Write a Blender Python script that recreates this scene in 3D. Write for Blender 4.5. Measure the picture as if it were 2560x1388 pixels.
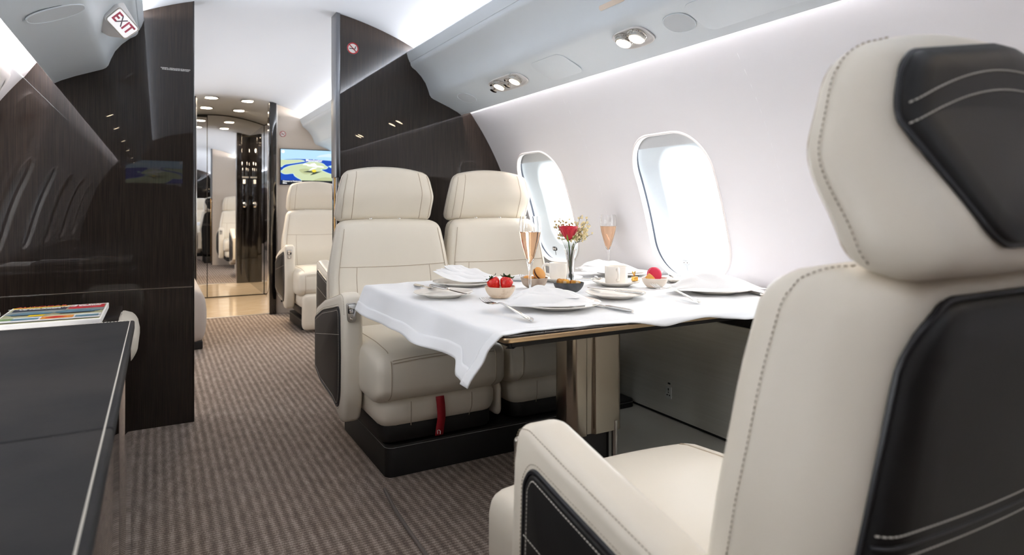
import bpy, bmesh, math, random
import numpy as np
from mathutils import Vector, Matrix, Euler
random.seed(7)
PI = math.pi
for o in list(bpy.data.objects):
    bpy.data.objects.remove(o)
SC = bpy.context.scene
COL = SC.collection

# ------------------------------------------------------------------ camera
F_PX, HZ, YAW = 1576.0, 518.0, math.atan(887 / 1576.0)
cam = bpy.data.cameras.new('camera')
cam.sensor_width = 36.0
cam.lens = F_PX / 2560 * 36.0
cam.shift_y = -(694 - HZ) / 2560
cam.clip_start = .02
cam.dof.use_dof = True
cam.dof.focus_distance = 2.1
cam.dof.aperture_fstop = 4.5
camo = bpy.data.objects.new('camera', cam)
COL.objects.link(camo)
camo.location = (0, 0, 1.0)
camo.rotation_euler = (PI / 2, 0, -YAW)
SC.camera = camo

# ------------------------------------------------------------------ world, exposure
SC.view_settings.view_transform = 'Standard'
SC.view_settings.look = 'None'
SC.view_settings.gamma = 1
SC.view_settings.use_curve_mapping = False
SC.view_settings.exposure = 1.15
W = bpy.data.worlds.new('overcast_sky')
SC.world = W
W.use_nodes = True
W.node_tree.nodes['Background'].inputs[0].default_value = (.93, .97, 1, 1)
W.node_tree.nodes['Background'].inputs[1].default_value = 6.0
SC.cycles.max_bounces = 10
SC.cycles.diffuse_bounces = 5
SC.cycles.glossy_bounces = 5
SC.cycles.transmission_bounces = 10
SC.cycles.transparent_max_bounces = 10
SC.cycles.sample_clamp_indirect = 6
SC.cycles.caustics_reflective = False
SC.cycles.caustics_refractive = False
SC.cycles.use_denoising = True

COVE_W, WASH_W, SPOT_W = 3.3, 2.3, .9
LED = (1.0, .965, .965)
WASH = (1.0, .87, .83)
def area(name, loc, size, power, direction, color=LED, portal=False, sizeY=None):
    l = bpy.data.lights.new(name, 'AREA')
    l.shape = 'RECTANGLE'
    l.size, l.size_y = size, (sizeY or size)
    l.energy = power
    l.color = color
    if portal:
        l.cycles.is_portal = True
    o = bpy.data.objects.new(name, l)
    COL.objects.link(o)
    o.location = loc
    o.rotation_euler = Vector(direction).to_track_quat('-Z', 'Y').to_euler()
    return o
def strip(name, x, z, y0, y1, w, power, dx, dz, color=LED):
    """LED strip running along the cabin (Y), shining along (dx, dz)"""
    l = bpy.data.lights.new(name, 'AREA')
    l.shape = 'RECTANGLE'
    l.size, l.size_y = w, y1 - y0
    l.energy = power * (y1 - y0)
    l.color = color
    o = bpy.data.objects.new(name, l)
    COL.objects.link(o)
    zc = -Vector((dx, 0, dz)).normalized()
    yc = Vector((0, 1, 0))
    xc = yc.cross(zc)
    m = Matrix((xc, yc, zc)).transposed().to_4x4()
    m.translation = (x, (y0 + y1) / 2, z)
    o.matrix_world = m
    return o

CX0 = .568                                       # centre line of the cabin
YB, YR, YF, YM = 3.285, -3.1, 6.25, 7.68          # bulkhead, rear wall, far bulkhead, mirror
for (a, b, COVE_W) in ((YR + .02, YB - .005, COVE_W), (YB + .10, YF - .01, COVE_W * .55)):
    strip('cove_led_right', 1.243, 1.845, a, b, .016, COVE_W, -.93, .37)
    strip('cove_led_left', 2 * CX0 - 1.243, 1.845, a, b, .016, COVE_W, .93, .37)
    strip('wall_wash_led_right', 1.488, 1.665, a, b, .03, WASH_W, .42, -.91, WASH)
    strip('wall_wash_led_left', -.365, 1.665, a, b, .03, WASH_W, -.45, -.89, WASH)

# ------------------------------------------------------------------ helpers
def lin(c):
    c = c / 255.0
    return c / 12.92 if c <= .04045 else ((c + .055) / 1.055) ** 2.4
def rgb(r, g, b):
    return (lin(r), lin(g), lin(b), 1)
MATS = {}
def mat(name, col, rough=.5, metal=0., coat=0., spec=.5, emit=None, estr=1., trans=0., ior=1.45, sheen=0., coat_rough=.05, bump=None, aniso=0., sss=0.):
    m = bpy.data.materials.new(name)
    m.use_nodes = True
    b = m.node_tree.nodes['Principled BSDF']
    b.inputs['Base Color'].default_value = col
    b.inputs['Roughness'].default_value = rough
    b.inputs['Metallic'].default_value = metal
    b.inputs['Coat Weight'].default_value = coat
    b.inputs['Coat Roughness'].default_value = coat_rough
    b.inputs['Specular IOR Level'].default_value = spec
    b.inputs['Transmission Weight'].default_value = trans
    b.inputs['IOR'].default_value = ior
    b.inputs['Sheen Weight'].default_value = sheen
    b.inputs['Anisotropic'].default_value = aniso
    if emit:
        b.inputs['Emission Color'].default_value = emit
        b.inputs['Emission Strength'].default_value = estr
    if bump:                                     # (scale, strength, detail)
        nt = m.node_tree
        tc = nt.nodes.new('ShaderNodeTexCoord')
        n = nt.nodes.new('ShaderNodeTexNoise')
        n.inputs['Scale'].default_value = bump[0]
        n.inputs['Detail'].default_value = bump[2] if len(bump) > 2 else 3
        bp = nt.nodes.new('ShaderNodeBump')
        bp.inputs['Strength'].default_value = bump[1]
        bp.inputs['Distance'].default_value = .002
        nt.links.new(tc.outputs['Object'], n.inputs['Vector'])
        nt.links.new(n.outputs['Fac'], bp.inputs['Height'])
        nt.links.new(bp.outputs['Normal'], b.inputs['Normal'])
    MATS[name] = m
    return m
def colour_noise(m, c1, c2, scale, stretch=(1, 1, 1), detail=4, lo=.35, hi=.65, coord='Object'):
    nt = m.node_tree
    b = nt.nodes['Principled BSDF']
    tc = nt.nodes.new('ShaderNodeTexCoord')
    mp = nt.nodes.new('ShaderNodeMapping')
    mp.inputs['Scale'].default_value = stretch
    n = nt.nodes.new('ShaderNodeTexNoise')
    n.inputs['Scale'].default_value = scale
    n.inputs['Detail'].default_value = detail
    r = nt.nodes.new('ShaderNodeValToRGB')
    r.color_ramp.elements[0].position, r.color_ramp.elements[1].position = lo, hi
    r.color_ramp.elements[0].color, r.color_ramp.elements[1].color = c1, c2
    nt.links.new(tc.outputs[coord], mp.inputs['Vector'])
    nt.links.new(mp.outputs['Vector'], n.inputs['Vector'])
    nt.links.new(n.outputs['Fac'], r.inputs['Fac'])
    nt.links.new(r.outputs['Color'], b.inputs['Base Color'])
    return n

CREAM = mat('cream_leather', rgb(224, 216, 201), .42, bump=(450, .06, 2))
CREAM_SEAM = mat('cream_seam', rgb(184, 169, 149), .6)
BLACKL = mat('black_leather', rgb(27, 26, 26), .45, spec=.3, bump=(420, .08, 2))
BLACKP = mat('black_plinth', rgb(28, 27, 27), .5, spec=.35)
PIPING = mat('black_piping', rgb(26, 26, 30), .4)
THREAD = mat('pale_thread', rgb(205, 200, 190), .7)
CTHREAD = mat('taupe_thread', rgb(150, 138, 120), .7)
CHROME = mat('chrome', rgb(225, 222, 218), .12, 1.)
NICKEL = mat('satin_nickel', rgb(190, 186, 180), .3, 1.)
DARKM = mat('dark_metal', rgb(60, 58, 58), .3, 1.)
BLACK = mat('black_plastic', rgb(14, 14, 15), .4)
WHITE = mat('white_panel', rgb(232, 229, 227), .45)
WALLM = mat('wall_fabric', rgb(227, 226, 228), .6, bump=(60, .02, 2))
PSUM = mat('overhead_panel_paint', rgb(222, 229, 234), .38)
CEILM = mat('ceiling_panel', rgb(219, 226, 235), .55)
GREYSP = mat('grey_speaker_cloth', rgb(202, 207, 211), .8)
BEIGE = mat('beige_leather_panel', rgb(202, 190, 177), .5, bump=(400, .05))
RED = mat('red_webbing', rgb(150, 18, 30), .6)
PORC = mat('porcelain', rgb(245, 239, 230), .12, spec=.5)
SILVER = mat('silver', rgb(232, 228, 222), .14, 1.)
LINEN = mat('white_linen', rgb(233, 234, 236), .85, sheen=.2, bump=(700, .12, 2))
NAPK = mat('napkin_linen', rgb(238, 238, 238), .85, sheen=.2, bump=(260, .10, 3))
WOODBOWL = mat('cream_stone_bowl', rgb(214, 192, 166), .5)
colour_noise(WOODBOWL, rgb(190, 162, 132), rgb(222, 202, 178), 40, lo=.25, hi=.5)
SLATE = mat('dark_slate', rgb(64, 66, 70), .45)
colour_noise(SLATE, rgb(44, 46, 50), rgb(84, 84, 86), 30)
LEAF = mat('leaf_green', rgb(62, 92, 40), .5)
LEAF2 = mat('dark_leaf_green', rgb(34, 58, 26), .5)
ROSE = mat('rose_red', rgb(205, 20, 48), .5, sheen=.3)
FILLER = mat('filler_flower', rgb(234, 218, 172), .7)
STRAW = mat('strawberry', rgb(205, 28, 24), .3, coat=.3, bump=(120, .5, 1))
MACT = mat('tan_macaron', rgb(222, 158, 84), .6)
MACP = mat('pink_macaron', rgb(208, 36, 70), .55)
MACF = mat('macaron_filling', rgb(88, 44, 28), .6)
PINKF = mat('pink_filling', rgb(236, 150, 170), .6)
BISC = mat('biscuit', rgb(206, 140, 44), .7)
colour_noise(BISC, rgb(150, 88, 26), rgb(226, 166, 66), 60)
FUDGE = mat('caramel_fudge', rgb(214, 158, 78), .55)
GOLDF = mat('gold_foil', rgb(222, 176, 92), .25, 1.)
GLASS = mat('clear_glass', (1, 1, 1, 1), 0., trans=1., ior=1.45)
WINE = mat('rose_wine', rgb(252, 206, 168), 0., trans=1., ior=1.33)
WATER = mat('vase_water', (.98, 1, .98, 1), 0., trans=1., ior=1.33)
MIRROR = mat('mirror', (.93, .93, .93, 1), .0, 1.)
GLOSSB = mat('gloss_black_lacquer', rgb(14, 12, 12), .04, coat=1., coat_rough=.02)
BRASS = mat('brass', rgb(206, 160, 92), .2, 1.)
PAPER = mat('paper_white', rgb(236, 234, 230), .5)
GASKET = mat('dark_gasket', rgb(44, 52, 66), .5)
SHADE = mat('window_shade_fabric', rgb(206, 208, 210), .7)
LINER = mat('window_liner', rgb(206, 212, 216), .5)
DIVAN = mat('grey_divan_fabric', rgb(178, 168, 160), .85, bump=(300, .2))
STONE = mat('cream_stone_floor', rgb(226, 206, 178), .12, coat=.4)
colour_noise(STONE, rgb(216, 192, 160), rgb(232, 214, 188), 6, stretch=(1, 5, 1))
LEATHTOP = mat('charcoal_leather_top', rgb(72, 72, 74), .6, spec=.06, bump=(200, .12, 4))
colour_noise(LEATHTOP, rgb(42, 43, 45), rgb(54, 53, 53), 5, detail=6)
WARM = mat('warm_lamp_lens', rgb(255, 230, 200), .3, emit=(1, .80, .55, 1), estr=22)

# window glass: mostly clear, a little mirror-like
def make_pane():
    m = bpy.data.materials.new('window_glass')
    m.use_nodes = True
    nt = m.node_tree
    nt.nodes.remove(nt.nodes['Principled BSDF'])
    t = nt.nodes.new('ShaderNodeBsdfTransparent')
    g = nt.nodes.new('ShaderNodeBsdfGlossy')
    g.inputs['Roughness'].default_value = .02
    x = nt.nodes.new('ShaderNodeMixShader')
    x.inputs[0].default_value = .06
    nt.links.new(t.outputs[0], x.inputs[1])
    nt.links.new(g.outputs[0], x.inputs[2])
    nt.links.new(x.outputs[0], nt.nodes['Material Output'].inputs[0])
    return m
PANE = make_pane()

# dark veneer with fine upright grain under a gloss lacquer
VEN = mat('dark_veneer_gloss', rgb(48, 42, 38), .5, coat=.8, coat_rough=.012, spec=.08)
colour_noise(VEN, rgb(20, 17, 16), rgb(54, 45, 39), 10, stretch=(48, 48, .6), detail=5, lo=.25, hi=.78)
# brushed bronze column / satin metal dado
BRONZE = mat('brushed_bronze', rgb(182, 170, 154), .24, 1.)
SATIN = mat('satin_grey_metal', rgb(150, 148, 138), .42, .25)
colour_noise(SATIN, rgb(200, 199, 190), rgb(206, 205, 197), 6, stretch=(1, .4, 20), detail=3)
GOLDEDGE = mat('champagne_edge', rgb(196, 170, 136), .3, 1.)

# ribbed carpet: ribs run fore and aft, tufts across
def make_carpet():
    m = mat('ribbed_carpet', rgb(120, 106, 96), .95, sheen=.04, spec=.05)
    nt = m.node_tree
    b = nt.nodes['Principled BSDF']
    tc = nt.nodes.new('ShaderNodeTexCoord')
    sep = nt.nodes.new('ShaderNodeSeparateXYZ')
    nt.links.new(tc.outputs['Object'], sep.inputs[0])
    def sinw(out, k, ph=0.):
        a = nt.nodes.new('ShaderNodeMath'); a.operation = 'MULTIPLY_ADD'
        a.inputs[1].default_value = k; a.inputs[2].default_value = ph
        nt.links.new(out, a.inputs[0])
        s = nt.nodes.new('ShaderNodeMath'); s.operation = 'SINE'
        nt.links.new(a.outputs[0], s.inputs[0])
        return s.outputs[0]
    rib = sinw(sep.outputs['X'], 2 * PI / .031)
    tuft = sinw(sep.outputs['Y'], 2 * PI / .014)
    n = nt.nodes.new('ShaderNodeTexNoise'); n.inputs['Scale'].default_value = 220; n.inputs['Detail'].default_value = 2
    nt.links.new(tc.outputs['Object'], n.inputs['Vector'])
    n2 = nt.nodes.new('ShaderNodeTexNoise'); n2.inputs['Scale'].default_value = 26; n2.inputs['Detail'].default_value = 3
    mp = nt.nodes.new('ShaderNodeMapping'); mp.inputs['Scale'].default_value = (1.6, .5, 1)
    nt.links.new(tc.outputs['Object'], mp.inputs[0]); nt.links.new(mp.outputs[0], n2.inputs['Vector'])
    def madd(a, k, c):
        q = nt.nodes.new('ShaderNodeMath'); q.operation = 'MULTIPLY_ADD'
        nt.links.new(a, q.inputs[0]); q.inputs[1].default_value = k
        if isinstance(c, (int, float)): q.inputs[2].default_value = c
        else: nt.links.new(c, q.inputs[2])
        return q.outputs[0]
    n3 = nt.nodes.new('ShaderNodeTexNoise'); n3.inputs['Scale'].default_value = 40
    nt.links.new(tc.outputs['Object'], n3.inputs['Vector'])
    mm_ = nt.nodes.new('ShaderNodeMath'); mm_.operation = 'MULTIPLY'
    nt.links.new(rib, mm_.inputs[0]); nt.links.new(n3.outputs['Fac'], mm_.inputs[1])
    h = madd(mm_.outputs[0], .17, .25)
    h = madd(tuft, .08, h)
    h = madd(n.outputs['Fac'], .62, h)
    h2 = madd(n2.outputs['Fac'], .35, h)
    r = nt.nodes.new('ShaderNodeValToRGB')
    e = r.color_ramp.elements
    e[0].position, e[0].color = .28, rgb(66, 58, 53)
    e[1].position, e[1].color = 1.08, rgb(186, 172, 160)
    k = r.color_ramp.elements.new(.68); k.color = rgb(118, 105, 96)
    nt.links.new(h2, r.inputs['Fac'])
    nt.links.new(r.outputs['Color'], b.inputs['Base Color'])
    bp = nt.nodes.new('ShaderNodeBump'); bp.inputs['Strength'].default_value = .8; bp.inputs['Distance'].default_value = .004
    nt.links.new(h, bp.inputs['Height']); nt.links.new(bp.outputs[0], b.inputs['Normal'])
    return m
CARPET = make_carpet()

def link(o, parent=None):
    COL.objects.link(o)
    if parent is not None:
        o.parent = parent
    return o
def tag(o, label=None, cat=None, group=None, kind=None):
    if label: o['label'] = label
    if cat: o['category'] = cat
    if group: o['group'] = group
    if kind: o['kind'] = kind
    return o
def thing(name, label, cat, loc=(0, 0, 0), rz=0., group=None, kind=None):
    o = bpy.data.objects.new(name, None)
    o.empty_display_size = .05
    link(o)
    o.location = loc
    o.rotation_euler = (0, 0, rz)
    return tag(o, label, cat, group, kind)

def rmap(q, h, r):
    """box surface point -> rounded box surface point"""
    rr = r if hasattr(r, '__len__') else (r, r, r)
    inn = [max(-h[i] + rr[i], min(h[i] - rr[i], q[i])) for i in range(3)]
    d = [(q[i] - inn[i]) / rr[i] for i in range(3)]
    L = math.sqrt(sum(x * x for x in d)) or 1.
    return [inn[i] + rr[i] * d[i] / L for i in range(3)]
def roundpoly(pts, rad, seg=6):
    """fillet the corners of a closed 2D polygon; rad is one radius or a list"""
    n = len(pts)
    out = []
    for i in range(n):
        p0, p1, p2 = Vector(pts[i - 1]), Vector(pts[i]), Vector(pts[(i + 1) % n])
        r = rad[i] if hasattr(rad, '__len__') else rad
        if r <= 0:
            out.append(tuple(p1)); continue
        a, b = (p0 - p1), (p2 - p1)
        la, lb = a.length, b.length
        a.normalize(); b.normalize()
        ang = a.angle(b)
        if ang > PI - .02:
            out.append(tuple(p1)); continue
        t = min(r / math.tan(ang / 2), la * .48, lb * .48)
        rr = t * math.tan(ang / 2)
        bis = (a + b).normalized()
        c = p1 + bis * (rr / math.sin(ang / 2))
        s, e = p1 + a * t - c, p1 + b * t - c
        a0 = math.atan2(s.y, s.x); a1 = math.atan2(e.y, e.x)
        da = (a1 - a0 + PI) % (2 * PI) - PI
        for k in range(seg + 1):
            u = a0 + da * k / seg
            out.append((c.x + rr * math.cos(u), c.y + rr * math.sin(u)))
    return out
def rrect(w, h, r, seg=6):
    return roundpoly([(-w / 2, -h / 2), (w / 2, -h / 2), (w / 2, h / 2), (-w / 2, h / 2)], r, seg)
def offset(pts, d):
    """offset a counter-clockwise closed outline inwards by d"""
    n = len(pts)
    area2 = sum(pts[i - 1][0] * pts[i][1] - pts[i][0] * pts[i - 1][1] for i in range(n))
    s = 1 if area2 > 0 else -1
    out = []
    for i in range(n):
        p0, p1, p2 = Vector(pts[i - 1]), Vector(pts[i]), Vector(pts[(i + 1) % n])
        e1, e2 = (p1 - p0), (p2 - p1)
        if e1.length < 1e-9: e1 = e2.copy()
        if e2.length < 1e-9: e2 = e1.copy()
        e1.normalize(); e2.normalize()
        n1, n2 = Vector((-e1.y, e1.x)) * s, Vector((-e2.y, e2.x)) * s
        m = (n1 + n2)
        L = m.length
        m = m / L if L > 1e-6 else n1
        k = min(1 / max(m.dot(n1), .3), 2.)
        q = p1 + m * d * k
        out.append((q.x, q.y))
    return out
def crom(pts, n=8, closed=False):
    P = [Vector(p) for p in pts]
    N = len(P)
    out = []
    rng = range(N) if closed else range(N - 1)
    for i in rng:
        p0 = P[(i - 1) % N] if closed or i > 0 else P[0] * 2 - P[1]
        p1, p2 = P[i], P[(i + 1) % N]
        p3 = P[(i + 2) % N] if closed or i + 2 < N else P[-1] * 2 - P[-2]
        for k in range(n):
            t = k / n
            out.append(tuple(.5 * ((2 * p1) + (p2 - p0) * t + (2 * p0 - 5 * p1 + 4 * p2 - p3) * t * t + (3 * p1 - p0 - 3 * p2 + p3) * t ** 3)))
    if not closed:
        out.append(tuple(P[-1]))
    return out

class MB:
    def __init__(self):
        self.v, self.f = [], []
    def add(self, vs, fs):
        b = len(self.v)
        self.v += [tuple(p) for p in vs]
        self.f += [tuple(i + b for i in f) for f in fs]
        return self
    def rbox(self, c, h, r, n=(8, 8, 8), warp=None):
        rr = r if hasattr(r, '__len__') else (r, r, r)
        def ticks(H, R, k):
            t = [-H, -H + R * .18, -H + R * .45, -H + R]
            m = max(k, 1)
            t += [-H + R + (2 * H - 2 * R) * i / m for i in range(1, m)]
            t += [H - R, H - R * .45, H - R * .18, H]
            return t
        T = [ticks(h[i], rr[i], n[i]) for i in range(3)]
        idx = {}
        vs, fs = [], []
        def vid(i, j, k):
            key = (i, j, k)
            if key not in idx:
                p = rmap((T[0][i], T[1][j], T[2][k]), h, rr)
                p = [p[0] + c[0], p[1] + c[1], p[2] + c[2]]
                if warp: p = warp(p)
                idx[key] = len(vs); vs.append(tuple(p))
            return idx[key]
        NX, NY, NZ = len(T[0]) - 1, len(T[1]) - 1, len(T[2]) - 1
        for i in range(NX):
            for j in range(NY):
                fs.append((vid(i, j, 0), vid(i, j + 1, 0), vid(i + 1, j + 1, 0), vid(i + 1, j, 0)))
                fs.append((vid(i, j, NZ), vid(i + 1, j, NZ), vid(i + 1, j + 1, NZ), vid(i, j + 1, NZ)))
        for i in range(NX):
            for k in range(NZ):
                fs.append((vid(i, 0, k), vid(i + 1, 0, k), vid(i + 1, 0, k + 1), vid(i, 0, k + 1)))
                fs.append((vid(i, NY, k), vid(i, NY, k + 1), vid(i + 1, NY, k + 1), vid(i + 1, NY, k)))
        for j in range(NY):
            for k in range(NZ):
                fs.append((vid(0, j, k), vid(0, j, k + 1), vid(0, j + 1, k + 1), vid(0, j + 1, k)))
                fs.append((vid(NX, j, k), vid(NX, j + 1, k), vid(NX, j + 1, k + 1), vid(NX, j, k + 1)))
        return self.add(vs, fs)
    def box(self, x0, x1, y0, y1, z0, z1, warp=None):
        vs = [(x, y, z) for z in (z0, z1) for y in (y0, y1) for x in (x0, x1)]
        if warp: vs = [warp(p) for p in vs]
        return self.add(vs, [(0, 2, 3, 1), (4, 5, 7, 6), (0, 1, 5, 4), (2, 6, 7, 3), (0, 4, 6, 2), (1, 3, 7, 5)])
    def prism(self, outline, w0, w1, fmap, b=0., seg=3, bb=None):
        """outline (u, v) swept from w0 to w1, edges rounded by b (at w1) and bb (at w0)"""
        bb = b if bb is None else bb
        loops = []
        if bb > 0:
            for k in range(seg + 1):
                a = PI / 2 * k / seg
                loops.append((offset(outline, bb * (1 - math.sin(a))), w0 + bb * (1 - math.cos(a)) * (1 if w1 > w0 else -1)))
        else:
            loops.append((outline, w0))
        if b > 0:
            for k in range(seg + 1):
                a = PI / 2 * k / seg
                loops.append((offset(outline, b * (1 - math.cos(a))), w1 - b * (1 - math.sin(a)) * (1 if w1 > w0 else -1)))
        else:
            loops.append((outline, w1))
        n = len(outline)
        vs = [fmap(u, v, w) for (L, w) in loops for (u, v) in L]
        fs = []
        for k in range(len(loops) - 1):
            for i in range(n):
                j = (i + 1) % n
                fs.append((k * n + i, k * n + j, (k + 1) * n + j, (k + 1) * n + i))
        fs.append(tuple(range(n))[::-1])
        fs.append(tuple((len(loops) - 1) * n + i for i in range(n)))
        return self.add(vs, fs)
    def tube(self, path, r, seg=6, closed=False, cap=True):
        P = [Vector(p) for p in path]
        n = len(P)
        rs = r if hasattr(r, '__len__') else [r] * n
        vs, fs = [], []
        up = None
        for i in range(n):
            if closed: t = P[(i + 1) % n] - P[i - 1]
            else: t = P[min(i + 1, n - 1)] - P[max(i - 1, 0)]
            if t.length < 1e-9: t = Vector((0, 0, 1))
            t.normalize()
            if up is None:
                up = Vector((0, 0, 1)) if abs(t.z) < .9 else Vector((1, 0, 0))
            s = t.cross(up)
            if s.length < 1e-6: s = t.orthogonal()
            s.normalize()
            up = s.cross(t)
            for k in range(seg):
                a = 2 * PI * k / seg
                vs.append(P[i] + (s * math.cos(a) + up * math.sin(a)) * rs[i])
        m = n if closed else n - 1
        for i in range(m):
            for k in range(seg):
                a, b = i * seg + k, i * seg + (k + 1) % seg
                c, d = ((i + 1) % n) * seg + (k + 1) % seg, ((i + 1) % n) * seg + k
                fs.append((a, b, c, d))
        if not closed and cap:
            fs.append(tuple(range(seg))[::-1])
            fs.append(tuple((n - 1) * seg + k for k in range(seg)))
        return self.add(vs, fs)
    def lathe(self, prof, seg=32, c=(0, 0, 0), fmap=None, sx=1., sy=1.):
        vs, fs = [], []
        n = len(prof)
        for (r, z) in prof:
            for k in range(seg):
                a = 2 * PI * k / seg
                p = (c[0] + r * math.cos(a) * sx, c[1] + r * math.sin(a) * sy, c[2] + z)
                vs.append(fmap(p) if fmap else p)
        for i in range(n - 1):
            for k in range(seg):
                fs.append((i * seg + k, i * seg + (k + 1) % seg, (i + 1) * seg + (k + 1) % seg, (i + 1) * seg + k))
        if prof[0][0] > 1e-6: fs.append(tuple(range(seg))[::-1])
        if prof[-1][0] > 1e-6: fs.append(tuple((n - 1) * seg + k for k in range(seg)))
        return self.add(vs, fs)
    def grid(self, nu, nv, fn, closed_u=False):
        vs = [fn(i, j) for j in range(nv) for i in range(nu)]
        fs = []
        for j in range(nv - 1):
            for i in range(nu if closed_u else nu - 1):
                k = (i + 1) % nu
                fs.append((j * nu + i, j * nu + k, (j + 1) * nu + k, (j + 1) * nu + i))
        return self.add(vs, fs)
    def dashes(self, path, step=.0065, dash=.0042, r=.0008, lift=None):
        P = [Vector(p) for p in path]
        acc, nxt = 0., 0.
        for a, b in zip(P, P[1:]):
            L = (b - a).length
            if L < 1e-9: continue
            d = (b - a) / L
            while nxt < acc + L:
                s = a + d * (nxt - acc)
                self.tube([s, s + d * dash], r, 4)
                nxt += step
            acc += L
        return self
    def mesh(self, name, weld=True):
        me = bpy.data.meshes.new(name)
        me.from_pydata(self.v, [], self.f)
        bm = bmesh.new(); bm.from_mesh(me)
        if weld: bmesh.ops.remove_doubles(bm, verts=bm.verts, dist=1e-6)
        bmesh.ops.recalc_face_normals(bm, faces=bm.faces)
        bm.to_mesh(me); bm.free()
        return me
    def build(self, name, material, parent=None, smooth=True, angle=40, solid=0., sub=0, loc=None, rot=None):
        me = self.mesh(name)
        if smooth:
            me.polygons.foreach_set('use_smooth', [True] * len(me.polygons))
            me.set_sharp_from_angle(angle=math.radians(angle))
        me.materials.append(material)
        o = bpy.data.objects.new(name, me)
        link(o, parent)
        if solid:
            s = o.modifiers.new('solid', 'SOLIDIFY'); s.thickness = solid; s.offset = 0
        if sub:
            s = o.modifiers.new('sub', 'SUBSURF'); s.levels = s.render_levels = sub
        if loc is not None: o.location = loc
        if rot is not None: o.rotation_euler = rot
        return o
def ident(u, v, w): return (u, v, w)
def fYZ(u, v, w): return (w, u, v)       # outline in (Y, Z), swept along X
def fXZ(u, v, w): return (u, w, v)       # outline in (X, Z), swept along Y

def text_mesh(s, size, M, name, material, parent=None, ext=.0002, align='CENTER', bold=0.):
    cu = bpy.data.curves.new(name, 'FONT')
    cu.body = s
    cu.size = size
    cu.align_x = align
    cu.align_y = 'CENTER'
    cu.extrude = ext
    cu.offset = bold
    cu.resolution_u = 2
    t = bpy.data.objects.new(name + '_tmp', cu)
    COL.objects.link(t)
    dg = bpy.context.evaluated_depsgraph_get()
    me = bpy.data.meshes.new_from_object(t.evaluated_get(dg))
    bpy.data.objects.remove(t); bpy.data.curves.remove(cu)
    me.transform(M)
    me.materials.clear(); me.materials.append(material)
    me.name = name
    o = bpy.data.objects.new(name, me)
    return link(o, parent)
def frame_mat(o, x, y):
    """4x4 that puts flat XY drawings at o with axes x, y"""
    x = Vector(x).normalized(); y = Vector(y).normalized()
    z = x.cross(y)
    m = Matrix((x, y, z)).transposed().to_4x4()
    m.translation = o
    return m

# ------------------------------------------------------------------ the cabin shell
WZ = [1.54, 1.404, 1.208, 1.0, .8, .65, .6]
WXX = [1.574, 1.674, 1.775, 1.85, 1.905, 1.935, 1.94]
WPOLY = np.polyfit(WZ, WXX, 3)
def wallx(z): return float(np.polyval(WPOLY, z))
LC = .545                                          # mirror line of the left wall
def side_x(side, z): return wallx(z) if side > 0 else 2 * LC - wallx(z)
def ceil_z(x): return 2.024 - .35 * (x - .578) ** 2

def struct(o, label, cat):
    return tag(o, label, cat, kind='structure')

# floor
m = MB(); m.box(-1.0, 2.2, YR, YF + .02, -.03, 0)
floor = struct(m.build('floor', CARPET, smooth=False), 'taupe ribbed carpet running the length of the cabin', 'floor')
m = MB(); m.box(.1, 1.3, YF + .02, YM + .1, -.03, .0)
fl2 = m.build('floor_vestibule', STONE, smooth=False)
struct(fl2, 'pale polished stone floor of the vestibule before the mirror', 'floor')
m = MB(); m.rbox((.6, YF + .02, .001), (.42, .012, .003), .002, (2, 1, 1))
m.build('threshold_strip', NICKEL, fl2)
# thin rope-like strip that covers the seat track
m = MB(); m.tube(crom([(.70, 2.16, .004), (.683, 2.0, .004), (.672, 1.75, .004), (.668, 1.5, .004), (.668, 1.0, .004)], 6), .006, 8)
tag(m.build('seat_track_cover', mat('grey_track_cover', rgb(112, 104, 98), .7)), 'thin grey track cover strip lying along the carpet by the near seat', 'track cover')

# ceiling
m = MB()
xs = [CX0 - .80 + 1.6 * i / 40 for i in range(41)]
ys = [YR, YB, YB + .09, YF, YM + .1]
m.grid(len(xs), len(ys), lambda i, j: (xs[i], ys[j], ceil_z(xs[i])))
ceiling = struct(m.build('ceiling', CEILM), 'white gently arched cabin ceiling lit from the coves', 'ceiling')

# walls with window openings
WIN_H, WIN_W, WIN_Z = .585, .435, .995
PITCH = .99
Z0, Z1 = .60, 1.54
APW, APH, APD = .30, .43, .085
def win_loop(yc, zc, w, h, r, n):
    """n points around a rounded rectangle, counter-clockwise from angle -pi, evenly by angle of the box"""
    pts = rrect(w, h, r, 14)
    # resample evenly by arc length
    L = [0.]
    P = pts + [pts[0]]
    for a, b in zip(P, P[1:]): L.append(L[-1] + math.dist(a, b))
    out = []
    # start at the mid left side
    for k in range(n):
        s = L[-1] * k / n
        i = max(j for j in range(len(L)) if L[j] <= s + 1e-12)
        i = min(i, len(P) - 2)
        t = (s - L[i]) / (L[i + 1] - L[i] or 1)
        out.append((P[i][0] + (P[i + 1][0] - P[i][0]) * t + yc, P[i][1] + (P[i + 1][1] - P[i][1]) * t + zc))
    return out
def radial(pts, yc, zc, y0, y1, z0, z1):
    """project loop points from the window centre out to the cell rectangle"""
    out = []
    for (y, z) in pts:
        dy, dz = y - yc, z - zc
        t = min(((y1 - yc) / dy) if dy > 1e-9 else ((y0 - yc) / dy if dy < -1e-9 else 1e9),
                ((z1 - zc) / dz) if dz > 1e-9 else ((z0 - zc) / dz if dz < -1e-9 else 1e9))
        out.append((yc + dy * t, zc + dz * t))
    return out
NW = 112
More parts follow.
